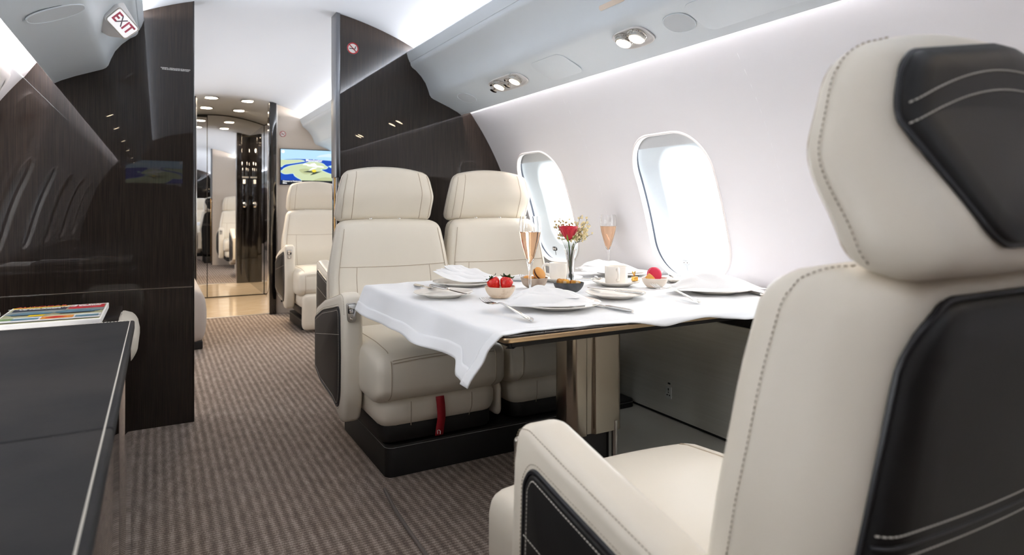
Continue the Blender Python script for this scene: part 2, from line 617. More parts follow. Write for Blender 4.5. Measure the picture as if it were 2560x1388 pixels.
def wall_side(side, windows, ranges, name, label):
    mb = MB()
    def plain(y0, y1):
        ny = max(2, int((y1 - y0) / .25) + 1); nz = 60
        y0, y1 = y0 - .02, y1 + .02
        mb.grid(ny, nz, lambda i, j: (side_x(side, Z0 + (Z1 - Z0) * j / (nz - 1)) + side * .0015, y0 + (y1 - y0) * i / (ny - 1), Z0 + (Z1 - Z0) * j / (nz - 1)))
    edges = sorted(windows)
    for (a, b) in ranges:
        cur = a
        for yc in [w for w in edges if a < w < b]:
            c0, c1 = yc - PITCH / 2, yc + PITCH / 2
            c0 = max(c0, a); c1 = min(c1, b)
            if c0 > cur + 1e-4: plain(cur, c0)
            inner = win_loop(yc, WIN_Z, WIN_W, WIN_H, .15, NW)
            outer = radial(inner, yc, WIN_Z, c0, c1, Z0, Z1)
            # snap the nearest loop points onto the four cell corners
            for cy in (c0, c1):
                for cz in (Z0, Z1):
                    k = min(range(NW), key=lambda q: abs(outer[q][0] - cy) + abs(outer[q][1] - cz))
                    outer[k] = (cy, cz)
            R = 9
            def fn(i, j):
                t = (j / (R - 1)) ** .8
                y = inner[i][0] + (outer[i][0] - inner[i][0]) * t
                z = inner[i][1] + (outer[i][1] - inner[i][1]) * t
                return (side_x(side, z), y, z)
            mb.grid(NW, R, fn, closed_u=True)
            cur = c1
        if b > cur + 1e-4: plain(cur, b)
        # the shell going on behind the overhead panel, up to the ceiling
        up = [(1.574, 1.54), (1.52, 1.64), (1.45, 1.735), (1.37, 1.815)] if side > 0 else [(2 * LC - 1.574, 1.54), (-.42, 1.64), (-.34, 1.735), (-.225, 1.80)]
        mb.grid(2, 4, lambda i, j: (up[j][0], (a, b)[i], up[j][1]))
        lo = [(side_x(side, .60), .60), (side_x(side, .60) + side * .06, .58), (side_x(side, .60) + side * .06, -.01)]
        mb.grid(2, 3, lambda i, j: (lo[j][0], (a, b)[i], lo[j][1]))
    return struct(mb.build(name, WALLM, angle=50), label, 'wall')
RW = [2.885, 1.895, .905, -.085, -1.075, -2.065, 3.875, 4.865, 5.855]  # extra windows past the partition added, unseen, to brighten that cabin
LW = [1.895, .905, -.085, -1.075, -2.065, 3.875, 4.865, 5.855]  # likewise extra unseen windows added for more light on the far aisle
wall_side(1, RW, [(YR, YF)], 'wall_right', 'off-white curved cabin sidewall with oval windows beside the table')
wall_side(-1, LW, [(YR, YF)], 'wall_left', 'off-white curved cabin sidewall behind the magazine ledge')

def window(n, side, yc, label, shut=False):
    root = thing('window_%d' % n, label, 'window', kind='structure')
    tilt = (wallx(WIN_Z + .1) - wallx(WIN_Z - .1)) / .2     # dx/dz
    nx, nz = 1.0, -tilt
    L = math.hypot(nx, nz); nx, nz = nx / L, nz / L           # outward normal in XZ (right side)
    def P(y, z, d):
        x = wallx(z)
        X, Z = x + nx * d, z + nz * d
        return (X if side > 0 else 2 * LC - X, y, Z)
    lp = win_loop(yc, WIN_Z, WIN_W, WIN_H, .15, NW)
    # soft lip around the opening
    m = MB()
    for_l = [(1.028, -.001), (1.02, -.005), (1.008, -.007), (.998, -.004), (.992, .004), (.990, .016)]
    def sc(k, i):
        y, z = lp[i]
        return (yc + (y - yc) * k, WIN_Z + (z - WIN_Z) * k)
    m.grid(NW, len(for_l), lambda i, j: P(*sc(for_l[j][0], i), for_l[j][1]), closed_u=True)
    m.build('window_frame', WHITE, root, angle=80)
    # dark slot where the shade runs
    m = MB()
    m.grid(NW, 2, lambda i, j: P(*sc((.990, 1.03)[j], i), (.016, .018)[j]), closed_u=True)
    m.grid(NW, 2, lambda i, j: P(*sc((1.03, 1.03)[j], i), (.018, .034)[j]), closed_u=True)
    m.build('shade_slot', GASKET, root)
    # moulded liner tapering to the outer pane
    ap = win_loop(yc, WIN_Z, APW, APH, .11, NW)
    m = MB()
    def ln(i, j):
        t = j / 7
        d = .034 + (APD - .034) * t
        e = t ** 1.6
        y = sc(1.03, i)[0] * (1 - e) + ap[i][0] * e
        z = sc(1.03, i)[1] * (1 - e) + ap[i][1] * e
        return P(y, z, d)
    m.grid(NW, 8, ln, closed_u=True)
    m.grid(NW, 2, lambda i, j: P(ap[i][0], ap[i][1], APD + .03 * j), closed_u=True)
    m.build('window_liner', LINER, root, angle=70)
    m = MB()
    out = win_loop(yc, WIN_Z, APW + .01, APH + .01, .112, NW)
    m.add([P(y, z, APD + .028) for (y, z) in out], [tuple(range(NW))])
    m.build('pane', PANE, root, smooth=False, solid=.004)
    if shut:                                    # shade added over rear panes to dim the near seat, a sliver of light at its edge
        m = MB()
        sh = win_loop(yc + .004, WIN_Z, APW + .012, APH + .03, .115, NW)
        m.add([P(y, z, APD + .012) for (y, z) in sh], [tuple(range(NW))])
        m.build('dimming_shade', mat('dimming_shade_grey', rgb(70, 74, 80), .8) if 'dimming_shade_grey' not in MATS else MATS['dimming_shade_grey'], root, smooth=False, solid=.002)
    # bottom bar of the raised shade
    m = MB()
    zt = WIN_Z + WIN_H / 2
    m.grid(12, 4, lambda i, j: P(yc - .20 + .40 * i / 11, (zt + .004, zt - .045, zt - .05, zt - .05)[j], (.024, .024, .026, .032)[j]))
    m.build('window_shade', SHADE, root)
    # the two-button shade control below
    if n <= 2:
        c = thing('shade_switch', 'small oval two-button shade switch under the %s window' % ('nearer' if n == 1 else 'farther'), 'switch', group='window shade switches')
        zc, yy = .772, yc + .023
        m = MB()
        def fs(u, v, w): return P(yy + u, zc + v, -w)
        m.prism(roundpoly([(-.02, -.011), (.02, -.011), (.02, .011), (-.02, .011)], .0109, 8), -.002, .005, fs, .001)
        m.build('switch_plate', mat('switch_grey', rgb(196, 202, 206), .4) if n == 1 else DARKM, c)
        for s in (-1, 1):
            m = MB()
            m.prism([(s * .009 + .007 * math.cos(a * PI / 8), .007 * math.sin(a * PI / 8)) for a in range(16)], .004, .0062, fs, .0006)
            b = m.build('switch_button', WHITE, c)
            m = MB()
            m.prism([(s * .009 - .0028, -s * .002), (s * .009 + .0028, -s * .002), (s * .009, s * .003)], .006, .0066, fs)
            m.build('arrow_mark', BLACK, b, smooth=False)
        m = MB()
        m.box(-.0015, .0015, -.035, -.01, 0, .0015, warp=lambda p: fs(*p))
        m.build('switch_mark', GREYSP if n == 1 else DARKM, c, smooth=False)
    # daylight comes in here: sampling portal for the sky
    if shut: return root
    nrm = (nx * side, 0, nz)
    area('window_daylight', P(yc, WIN_Z, APD + .05), APH + .02, 1, (-nrm[0], 0, -nrm[2]), portal=True, sizeY=APW + .02)
    return root
window(1, 1, RW[1], 'oval cabin window nearest the camera, above the table end')
window(2, 1, RW[0], 'oval cabin window partly hidden by the far window-side seat')
for k, y in enumerate([q for q in RW if q not in (RW[0], RW[1])]):
    window(3 + k, 1, y, ('right sidewall window hidden behind the near seat back, %s of four' % ('first', 'second', 'third', 'fourth')[k]) if y < 3 else ('unseen right sidewall window lighting the cabin beyond, %s past the partition' % ('first', 'second', 'third')[k - 4]), shut=(-3 < y < .5))
for k, y in enumerate(LW):
    window(20 + k, -1, y, ('left sidewall window, %s of those mirrored in the left veneer' % ('first', 'second', 'third', 'fourth', 'fifth')[k]) if y < 3 else ('unseen left sidewall window lighting the cabin beyond, %s past the partition' % ('first', 'second', 'third')[k - 5]), shut=(y < .5))

# raised hatch panel with a placard on the left wall
hatch = thing('door_1', 'raised white hatch panel with a red lettered placard on the left sidewall', 'hatch', kind='structure')
m = MB()
def fh(u, v, w): return (side_x(-1, v) + w, u, v)
ho = roundpoly([(2.42, .64), (3.13, .64), (3.13, 1.515), (2.42, 1.515)], .09, 8)
rings = 5
for_h = []
m2 = MB()
def hfn(i, j):
    o_ = offset(ho, (0, 0, .004, .012, .03)[j])
    return fh(o_[i][0], o_[i][1], (0, .012, .018, .02, .02)[j])
m2.grid(len(ho), 5, hfn, closed_u=True)
inner = offset(ho, .03)
ny, nz = 12, 24
y0, y1, z0, z1 = 2.45, 3.10, .67, 1.485
m2.grid(ny, nz, lambda i, j: fh(y0 + (y1 - y0) * i / (ny - 1), z0 + (z1 - z0) * j / (nz - 1), .0199 - (.004 if (i in (0, ny - 1) and j in (0, nz - 1)) else 0)))
m2.build('hatch_panel', WHITE, hatch)
m = MB(); m.box(2.62, 2.93, 1.40, 1.465, .0195, .0215, warp=lambda p: fh(*p))
pl = m.build('placard', mat('placard_grey', rgb(176, 172, 176), .5), hatch, smooth=False)
PM = frame_mat((side_x(-1, 1.4325) + .0226, 2.775, 1.4325), (0, 1, 0), (side_x(-1, 1.465) - side_x(-1, 1.40), 0, .065))
text_mesh('EXIT', .055, PM, 'placard_lettering', mat('placard_red', rgb(120, 34, 50), .5), pl, bold=.002)

# overhead service panels (profile measured at the bulkhead)
PSU = [(1.196, 1.852), (1.188, 1.842), (1.196, 1.815), (1.204, 1.798), (1.2055, 1.794), (1.209, 1.7935), (1.2095, 1.787), (1.212, 1.777), (1.2205, 1.766), (1.242, 1.752), (1.273, 1.722), (1.298, 1.688),
       (1.314, 1.650), (1.3225, 1.624), (1.332, 1.611), (1.345, 1.603), (1.388, 1.586), (1.443, 1.564), (1.492, 1.541), (1.516, 1.526), (1.520, 1.530),
       (1.505, 1.56), (1.45, 1.66), (1.385, 1.74), (1.24, 1.775), (1.212, 1.79), (1.206, 1.848)]
def psu_panel(n, side, y0, y1, label):
    o = [(x if side > 0 else 2 * CX0 - x, z) for (x, z) in PSU]
    m = MB()
    ny = max(2, int((y1 - y0) / .4))
    m.grid(len(o), ny, lambda i, j: (o[i][0], y0 + (y1 - y0) * j / (ny - 1), o[i][1]), closed_u=True)
    m.add([(x, y0, z) for (x, z) in o], [tuple(range(len(o)))])
    m.add([(x, y1, z) for (x, z) in o], [tuple(range(len(o)))])
    return struct(m.build('trim_%d' % n, PSUM, angle=35), label, 'overhead panel')
trim_r = psu_panel(1, 1, YR, YB, 'white sculpted overhead panel with reading lamps along the right side above the table')
trim_l = psu_panel(2, -1, YR, YB, 'white sculpted overhead panel carrying the exit sign above the left side')
psu_panel(3, 1, YB + .08, YF, 'white sculpted overhead panel of the cabin beyond the dark partition')
psu_panel(4, -1, YB + .08, YF, 'white sculpted overhead panel on the left of the cabin beyond the partition')

# low parts of the right side: plinth ledge, satin dado, dark rail
m = MB()
m.box(1.44, 2.0, -.2, YB, 0, .085)
struct(m.build('trim_5', SATIN, smooth=False), 'low satin metal floor ledge between the seats and the sidewall', 'floor ledge')
dado = thing('trim_6', 'satin grey metal dado panels under the windows', 'dado', kind='structure')
for (a, b) in ((-.2, 2.395), (2.405, YB)):
    m = MB(); m.rbox((1.945, (a + b) / 2, .322), (.018, (b - a) / 2, .225), .004, (1, 2, 2))
    m.build('dado_panel', SATIN, dado)
m = MB(); m.box(1.935, 1.99, -.2, YB, .085, .097)
m.build('shadow_gap', BLACK, dado, smooth=False)
m = MB()
m.prism(roundpoly([(1.90, .552), (1.995, .552), (1.995, .625), (1.90, .612)], [.006, 0, 0, .012], 5), -.2, YB, fXZ)
struct(m.build('trim_7', BLACKL, smooth=True), 'black padded rail on top of the satin dado below the table edge', 'side rail')

# ------------------------------------------------------------------ partitions
def wall_outline(x0, x1, z0, z1, right):
    """closed outline between the aisle edge and the cabin side, top following the ceiling"""
    out = []
    if right:
        zs = [z0 + (1.50 - z0) * i / 16 for i in range(17)]
        out.append((x0, z0))
        for z in zs: out.append(((wallx(z) if z > .6 else wallx(.6) + .055) + .003, z))
        out += [(1.56, 1.57), (1.50, 1.68), (1.43, 1.765)]
        n = 14
        for i in range(n + 1):
            x = 1.36 + (x0 - 1.36) * i / n
            out.append((x, ceil_z(x) - .001))
    return out
def partition(name, pts, y0, y1, front, label, back=BEIGE, edge=None):
    root = thing(name, label, 'partition', kind='structure')
    m = MB(); m.prism(pts, y0, y0 + .045, fXZ)
    m.build('veneer_panel', front, root, smooth=False)
    m = MB(); m.prism(pts, y0 + .0455, y1, fXZ)
    m.build('back_panel', back, root, smooth=False)
    return root
pr = partition('wall_forward_right', wall_outline(.823, None, 0, 0, True), YB, YB + .085, VEN, 'glossy dark veneer partition behind the two far seats')
# metal end post of that partition
m = MB(); m.rbox((.814, YB + .042, 1.58), (.011, .052, ceil_z(.814) / 2 - .585 + .01), .004, (1, 1, 1), warp=lambda p: (p[0], p[1], min(p[2], ceil_z(.8) - .001)))
m.build('end_post', mat('satin_grey_post', rgb(120, 122, 126), .3, 1.), pr)
m = MB(); m.rbox((.815, YB + .042, .585), (.008, .048, .575), .003, (1, 1, 1))
m.build('door_edge', GLOSSB, pr)
m = MB(); m.rbox((.806, YB + .03, .62), (.003, .006, .55), .002, (1, 1, 1))
m.build('door_pull', BRASS, pr)
def nosmoking(parent, c, r, facing=-1):
    s = MB(); s.prism([(c[0] + r * math.cos(a * PI / 20), c[2] + r * math.sin(a * PI / 20)) for a in range(40)], c[1], c[1] + facing * .002, fXZ)
    o = s.build('no_smoking_sign', PAPER, None)
    redm = MATS.get('sign_red') or mat('sign_red', rgb(176, 30, 40), .5)
    m = MB(); m.tube([(c[0] + r * .9 * math.cos(a * PI / 20), c[1] + facing * .002, c[2] + r * .9 * math.sin(a * PI / 20)) for a in range(40)], r * .1, 6, closed=True)
    m.build('sign_ring', redm, o)
    bar = [(-.62, .0), (.30, -.02), (.30, -.14), (-.62, -.14)]
    m = MB(); m.prism([(c[0] + u * r, c[2] + v * r) for (u, v) in bar], c[1] + facing * .002, c[1] + facing * .003, fXZ)
    m.tube([(c[0] + r * u, c[1] + facing * .003, c[2] + r * v) for (u, v) in ((.32, -.06), (.45, .05), (.38, .2), (.52, .36))], r * .06, 5)
    m.build('cigarette_mark', BLACK, o)
    m = MB(); m.tube([(c[0] - r * .62, c[1] + facing * .0035, c[2] + r * .62), (c[0] + r * .62, c[1] + facing * .0035, c[2] - r * .62)], r * .07, 5)
    m.build('sign_slash', redm, o)
    return o
tag(nosmoking(pr, (.892, YB - .0005, 1.831), .03), 'round red no-smoking sign high on the dark partition', 'sign')

# left partition: upper and lower veneer leaves with a joint between them
LO = []
zz = [1.54 - (1.54 - .6) * i / 14 for i in range(15)]
lw = [(side_x(-1, z) - .003, z) for z in zz] + [(side_x(-1, .6) - .06, .58)]
xl = lw[-1][0]
top = [(-.235, 1.79)] + [(-.21 + (.148 + .21) * i / 8, ceil_z(-.21 + (.148 + .21) * i / 8) - .001) for i in range(9)]
upz = .632
upper = [(.148, upz)] + top[::-1] + [(-.34, 1.735), (-.42, 1.64)] + [p for p in lw if p[1] > upz] + [(side_x(-1, upz) - .003, upz)]
lower = [(.148, 0), (.148, upz - .005), (side_x(-1, upz) - .003, upz - .005), (xl, .58), (xl, 0)]
pl_ = thing('wall_forward_left', 'glossy dark veneer partition left of the aisle', 'partition', kind='structure')
m = MB(); m.prism(upper, YB, YB + .045, fXZ); m.build('veneer_panel', VEN, pl_, smooth=False)
m = MB(); m.prism(lower, YB, YB + .045, fXZ); m.build('veneer_panel', VEN, pl_, smooth=False)
m = MB(); m.prism(upper, YB + .0455, YB + .085, fXZ); m.prism(lower, YB + .0455, YB + .085, fXZ)
m.build('back_panel', BEIGE, pl_, smooth=False)
m = MB(); m.rbox((.148, YB + .0425, .99), (.003, .0435, .99), .002, (1, 1, 1)); m.build('edge_strip', GLOSSB, pl_)
pm = frame_mat((.074, YB - .0006, 1.633), (1, 0, 0), (0, 0, 1))
o = text_mesh('WARNING - INSTALLATION OF BULKHEAD\nTO BE ACCOMPLISHED BY CREW ONLY', .0062, pm, 'notice_lettering', PAPER, None, ext=.0003, bold=.0002)
tag(o, 'tiny two-line white notice on the left dark partition', 'notice')

# rear wall of the cabin, behind the camera, with a screen
m = MB(); m.box(-1.0, 2.1, YR - .06, YR, 0, 2.1)
struct(m.build('wall_rear', VEN, smooth=False), 'dark veneer rear wall of the cabin seen only in reflections', 'wall')

# far partition (beige) with doorway to the vestibule
fr = thing('wall_far_right', 'beige leather far partition with a map screen', 'partition', kind='structure')
m = MB(); m.prism(wall_outline(.985, None, 0, 0, True), YF, YF + .05, fXZ); m.build('leather_panel', BEIGE, fr, smooth=False)
m = MB(); m.rbox((.978, YF + .02, 1.0), (.007, .03, 1.0), .003, (1, 1, 1), warp=lambda p: (p[0], p[1], min(p[2], 1.965))); m.build('edge_trim', NICKEL, fr)
m = MB(); m.rbox((.940, YF + .03, 1.0), (.031, .07, 1.0), .004, (1, 1, 1), warp=lambda p: (p[0], p[1], min(p[2], 1.978))); m.build('door_post', GLOSSB, fr)
for z in (.155, .115):
    m = MB(); m.rbox((1.045, YF - .001, z), (.028, .004, .010), .003, (1, 1, 1)); m.build('air_slot', BLACK, fr)
tag(nosmoking(fr, (1.034, YF - .0005, 1.691), .028), 'small round no-smoking sign on the beige far partition', 'sign')
fl = thing('wall_far_left', 'beige far partition left of the vestibule doorway', 'partition', kind='structure')
m = MB(); m.prism([(x * 1.0, z) for (x, z) in [(.27, 0), (.27, ceil_z(.27) - .001), (-.22, 1.79), (-.48, 1.54), (-.74, 1.1), (-.88, .6), (-.88, 0)]], YF, YF + .05, fXZ)
m.build('leather_panel', BEIGE, fl, smooth=False)
m = MB(); m.rbox((.285, YF + .03, .99), (.014, .07, .99), .004, (1, 1, 1)); m.build('door_post', GLOSSB, fl)
m = MB(); m.rbox((.303, YF + .0, .99), (.003, .02, .985), .002, (1, 1, 1)); m.build('chrome_strip', CHROME, fl)

# vestibule: mirror wall, lacquered side walls, soffit
m = MB(); m.box(.12, 1.3, YM, YM + .04, 0, 2.05)
struct(m.build('wall_vestibule_end', GLOSSB, smooth=False), 'black lacquer backing around the vestibule mirror', 'wall')
mir = thing('wall_mirror', 'tall mirror of two leaves closing the vestibule, reflecting the cabin', 'mirror')
m = MB(); m.prism([(.482, .012), (1.06, .012)] + [(1.06 - .578 * i / 8, ceil_z(1.06 - .578 * i / 8) - .012) for i in range(9)], YM - .012, YM - .004, fXZ); m.build('mirror_leaf', MIRROR, mir, smooth=False)
m = MB(); m.box(.27, .474, YM - .012, YM - .004, .012, 1.985); m.build('mirror_leaf', MIRROR, mir, smooth=False)
m = MB(); m.box(.31, 1.06, YM - .016, YM - .003, .0, .011); m.build('bottom_rail', GLOSSB, mir, smooth=False)
m = MB(); m.box(.4745, .4815, YM - .013, YM - .003, .011, 1.96); m.build('joint_strip', BLACK, mir, smooth=False)
m = MB(); m.lathe([(0, 0), (.012, 0), (.012, .02), (.026, .03), (.03, .045), (.024, .06), (0, .064)], 20, fmap=lambda p: (p[0] + .335, YM - .012 - p[2], p[1] + 1.05)); m.build('knob', BRASS, mir)
m = MB(); m.box(1.065, 1.12, YF + .05, YM, 0, 1.98)
wvr = struct(m.build('wall_vestibule_right', GLOSSB, smooth=False), 'black lacquer cabinet wall on the right of the vestibule', 'wall')
m = MB(); m.rbox((1.02, 6.335, .965), (.052, .02, .965), .004, (1, 1, 1)); m.build('cabinet_door', GLOSSB, wvr)
m = MB(); m.lathe([(0, 0), (.014, 0), (.014, .012), (.03, .02), (.034, .034), (.024, .044), (0, .046)], 20, fmap=lambda p: (p[0] + 1.005, 6.355 + p[2], p[1] + 1.03)); m.build('knob', CHROME, wvr)
m = MB(); m.box(.975, 1.055, 6.354, 6.362, 1.385, 1.405); m.build('door_plate', NICKEL, wvr, smooth=False)
m = MB(); m.box(.985, 1.015, 6.354, 6.358, 1.31, 1.365); m.build('door_notice', PAPER, wvr, smooth=False)
m = MB(); m.box(.20, .268, YF + .05, YM, 0, 1.98)
struct(m.build('wall_vestibule_left', GLOSSB, smooth=False), 'black lacquer wall on the left of the vestibule', 'wall')
for k, (x, y) in enumerate(((.43, 6.45), (.76, 6.47), (.43, 7.13), (.755, 7.15))):
    z = ceil_z(x)
    d = thing('downlight', ('left', 'right')[k % 2] + ' round warm downlight in the %s pair of the vestibule ceiling' % ('nearer', 'farther')[k // 2], 'downlight', (x, y, z), group='vestibule downlights')
    m = MB(); m.lathe([(.058, .002), (.068, 0), (.072, -.004), (.068, -.007), (.060, -.006), (.058, .002)], 28); m.build('bezel', CHROME, d)
    m = MB(); m.lathe([(0, -.006), (.060, -.005)], 28); m.build('lens', WARM, d)
    l = bpy.data.lights.new('downlight_beam', 'SPOT'); l.energy = 28; l.spot_size = 2.9; l.spot_blend = .6; l.color = (1, .82, .62); l.shadow_soft_size = .04
    lo_ = bpy.data.objects.new('downlight_beam', l); link(lo_, d); lo_.location = (0, 0, -.02)

# ------------------------------------------------------------------ overhead fittings
def fp(side):
    def f(y, s, n):
        x, z = 1.345 + .912 * s - .411 * n, 1.603 - .411 * s - .912 * n
        return (x if side > 0 else 2 * CX0 - x, y, z)
    return f
def oval(w, h, n=2.6, k=40):
    out = []
    for i in range(k):
        a = 2 * PI * i / k
        c, s = math.cos(a), math.sin(a)
        out.append((w / 2 * math.copysign(abs(c) ** (2 / n), c), h / 2 * math.copysign(abs(s) ** (2 / n), s)))
    return out
def lamp_cup(root, f, y, s, gasper=False, beam=True, tilt=.25):
    # local axis: out of the panel, tipped a little aft
    def g(p): return f(y + p[0] - tilt * p[2], s + p[1], p[2])
    m = MB()
    if gasper:
        m.lathe([(.026, -.002), (.024, .008), (.017, .012), (.017, .03), (.012, .032)], 20, fmap=g); c = m.build('air_nozzle', CHROME, root)
        m = MB(); m.lathe([(0, .030), (.0125, .031)], 16, fmap=g); m.build('nozzle_hole', BLACK, c)
        return
    prof = [(.032, -.002), (.031, .006)]
    m = MB(); m.lathe([(.034, -.002), (.033, .006), (.029, .008), (.029, .022), (.025, .024), (.0245, .018)], 28, fmap=g)
    for k in range(28):                              # fluted collar
        a = 2 * PI * k / 28
        m.tube([g((.0325 * math.cos(a), .0325 * math.sin(a), .002)), g((.0295 * math.cos(a), .0295 * math.sin(a), .014))], .0014, 4)
    c = m.build('lamp_cup', CHROME, root)
    m = MB(); m.lathe([(0, .0225), (.018, .0222), (.0248, .0205)], 24, fmap=g); m.build('lamp_lens', WARM, c)
    if beam:
        l = bpy.data.lights.new('reading_beam', 'SPOT'); l.energy = SPOT_W; l.spot_size = 1.5; l.spot_blend = .7; l.color = (1, .80, .58); l.shadow_soft_size = .025
        o = bpy.data.objects.new('reading_beam', l); link(o, root)
        o.location = g((0, 0, .035))
        d = Vector(g((0, 0, .2))) - Vector(g((0, 0, .03)))
        d = Vector((d.x * .5, d.y - .03, d.z))
        o.rotation_euler = d.to_track_quat('-Z', 'Y').to_euler()
def lamp_unit(side, y, s, length, lamps, gaspers, label, group=None, width=.098):
    f = fp(side)
    r = thing('reading_light', label, 'reading light', group=group)
    o = oval(length, width, 3.2, 56)
    m = MB()
    rings = ((0., -.001), (0., .003), (.002, .0045), (.005, .0038), (.009, .001), (.012, .0006))
    lo_ = [offset(o, d) for (d, _) in rings]
    m.grid(56, len(rings), lambda i, j: f(y + lo_[j][i][0], s + lo_[j][i][1], rings[j][1]), closed_u=True)
    m.add([f(y + u, s + v, .0006) for (u, v) in lo_[-1]], [tuple(range(56))])
    m.build('bezel', WHITE, r)
    for yy in lamps: lamp_cup(r, f, y + yy, s - .012)
    for yy in gaspers: lamp_cup(r, f, y + yy, s - .008, gasper=True)
    return r
lamp_unit(1, 1.663, .069, .165, (-.033, .033), (), 'pair of lit chrome reading lamps overhead, nearest the camera')
lamp_unit(1, 2.54, .069, .30, (-.09, .055), (-.02, .115), 'lit reading lamp set with two chrome air nozzles over the far seats')
for k, yy in enumerate((.88, -.10, -1.0, -1.95)):
    lamp_unit(1, yy, .069, .165, (-.033, .033), (), 'lamp pair reflected in the right partition, %s from the real ones' % ('first', 'second', 'third', 'fourth')[k], 'right lamps in reflection')
for k, yy in enumerate((2.02, 1.30, .3, -.7, -1.8, -2.6)):
    lamp_unit(-1, yy, .069, .12, (0,), (), 'small lamp reflected in the left partition, %s from the top of the row' % ('first', 'second', 'third', 'fourth', 'fifth', 'sixth')[k], 'left lamps in reflection')
def speaker(side, y, s, w, h, label):
    f = fp(side)
    o = oval(w, h, 2.3, 40)
    r = thing('ceiling_speaker', label, 'speaker')
    m = MB()
    rings = ((1.06, -.001), (1.06, .0015), (1.03, .0025), (1.0, .001))
    m.grid(40, 4, lambda i, j: f(y + o[i][0] * rings[j][0], s + o[i][1] * rings[j][0], rings[j][1]), closed_u=True)
    m.build('rim', PSUM, r)
    m = MB(); m.add([f(y + u, s + v, .0012) for (u, v) in o], [tuple(range(40))])
    m.build('grille', GREYSP, r, smooth=False)
speaker(1, 1.452, .074, .105, .085, 'round grey speaker grille overhead, next to the nearest reading lamps')
speaker(1, 2.992, .074, .135, .088, 'oval grey speaker grille overhead beside the dark partition')
speaker(-1, 2.31, .06, .12, .15, 'large oval grey speaker grille in the left overhead panel')
# flush access panels in the overhead panel
for (ya, yb, sa, sb) in ((2.04, 2.27, .012, .15), (.86, 1.39, .012, .15)):
    m = MB()
    m.prism([(ya + (yb - ya) / 2 + u, (sa + sb) / 2 + v) for (u, v) in rrect(yb - ya, sb - sa, .035, 6)], -.002, .0016, lambda u, v, w: fp(1)(u, v, w), .0008)
    m.build('access_panel', PSUM, trim_r)
m = MB(); m.prism(rrect(.13, .018, .008, 5), -.003, .0016, lambda u, v, w: (1.305 - .386 * v - .922 * w, 1.65 + u, 1.6715 + .922 * v - .386 * w), .0006)
m.build('label_strip', mat('cream_label', rgb(232, 216, 200), .5), trim_r)

# exit sign on the left overhead panel
ex = thing('exit_sign', 'exit sign in a white rounded housing on the left overhead panel', 'exit sign')
EO = Vector((-.126, 2.73, 1.69))
ed, eu = Vector((.485, .778, -.399)), Vector((.716, -.092, .692))
en = ed.cross(eu).normalized()
if en.y > 0: en = -en
def fe(u, v, w): return tuple(EO + ed * u + eu * v + en * w)
out = roundpoly([(-.055, -.03), (.055, -.03), (.058, .03), (-.058, .03)], .010, 5)
big = roundpoly([(-.075, -.062), (.060, -.075), (.085, .04), (-.06, .065)], .045, 8)
big = [big[int(i * len(big) / len(out))] for i in range(len(out))]
m = MB()
# housing: lofts from a wide foot on the panel to the flat face
def house(i, j):
    t = j / 6
    e = math.sin(t * PI / 2)
    w = -.035 + .065 * t
    u = big[i][0] * (1 - e ** 3) + out[i][0] * 1.12 * e ** 3
    v = big[i][1] * (1 - e ** 3) + out[i][1] * 1.14 * e ** 3
    return fe(u, v, w)
# re-start the foot outline near the face outline's first point
k0 = min(range(len(big)), key=lambda q: math.dist(big[q], out[0])); big = big[k0:] + big[:k0]
m.grid(len(out), 7, house, closed_u=True)
m.add([fe(u * 1.12, v * 1.14, .03) for (u, v) in out], [tuple(range(len(out)))])
m.build('housing', WHITE, ex, angle=60)
m = MB(); m.prism(out, .029, .0325, fe, .001); m.build('face', mat('sign_face', rgb(228, 226, 232), .3, emit=(1, 1, 1, 1), estr=.25), ex)
m = MB(); m.tube([fe(u * 1.03, v * 1.05, .031) for (u, v) in out], .0016, 5, closed=True); m.build('face_rim', NICKEL, ex)
redm = mat('sign_pink_red', rgb(200, 96, 116), .4)
text_mesh('E', .05, frame_mat(fe(-.038, .002, .033), ed, eu), 'lettering', redm, ex, bold=.0015)
text_mesh('X', .05, frame_mat(fe(-.012, .002, .033), ed, eu), 'lettering', mat('sign_grey', rgb(120, 110, 120), .4), ex, bold=0)
text_mesh('IT', .05, frame_mat(fe(.026, .002, .033), ed, eu), 'lettering', redm, ex, bold=.0015)

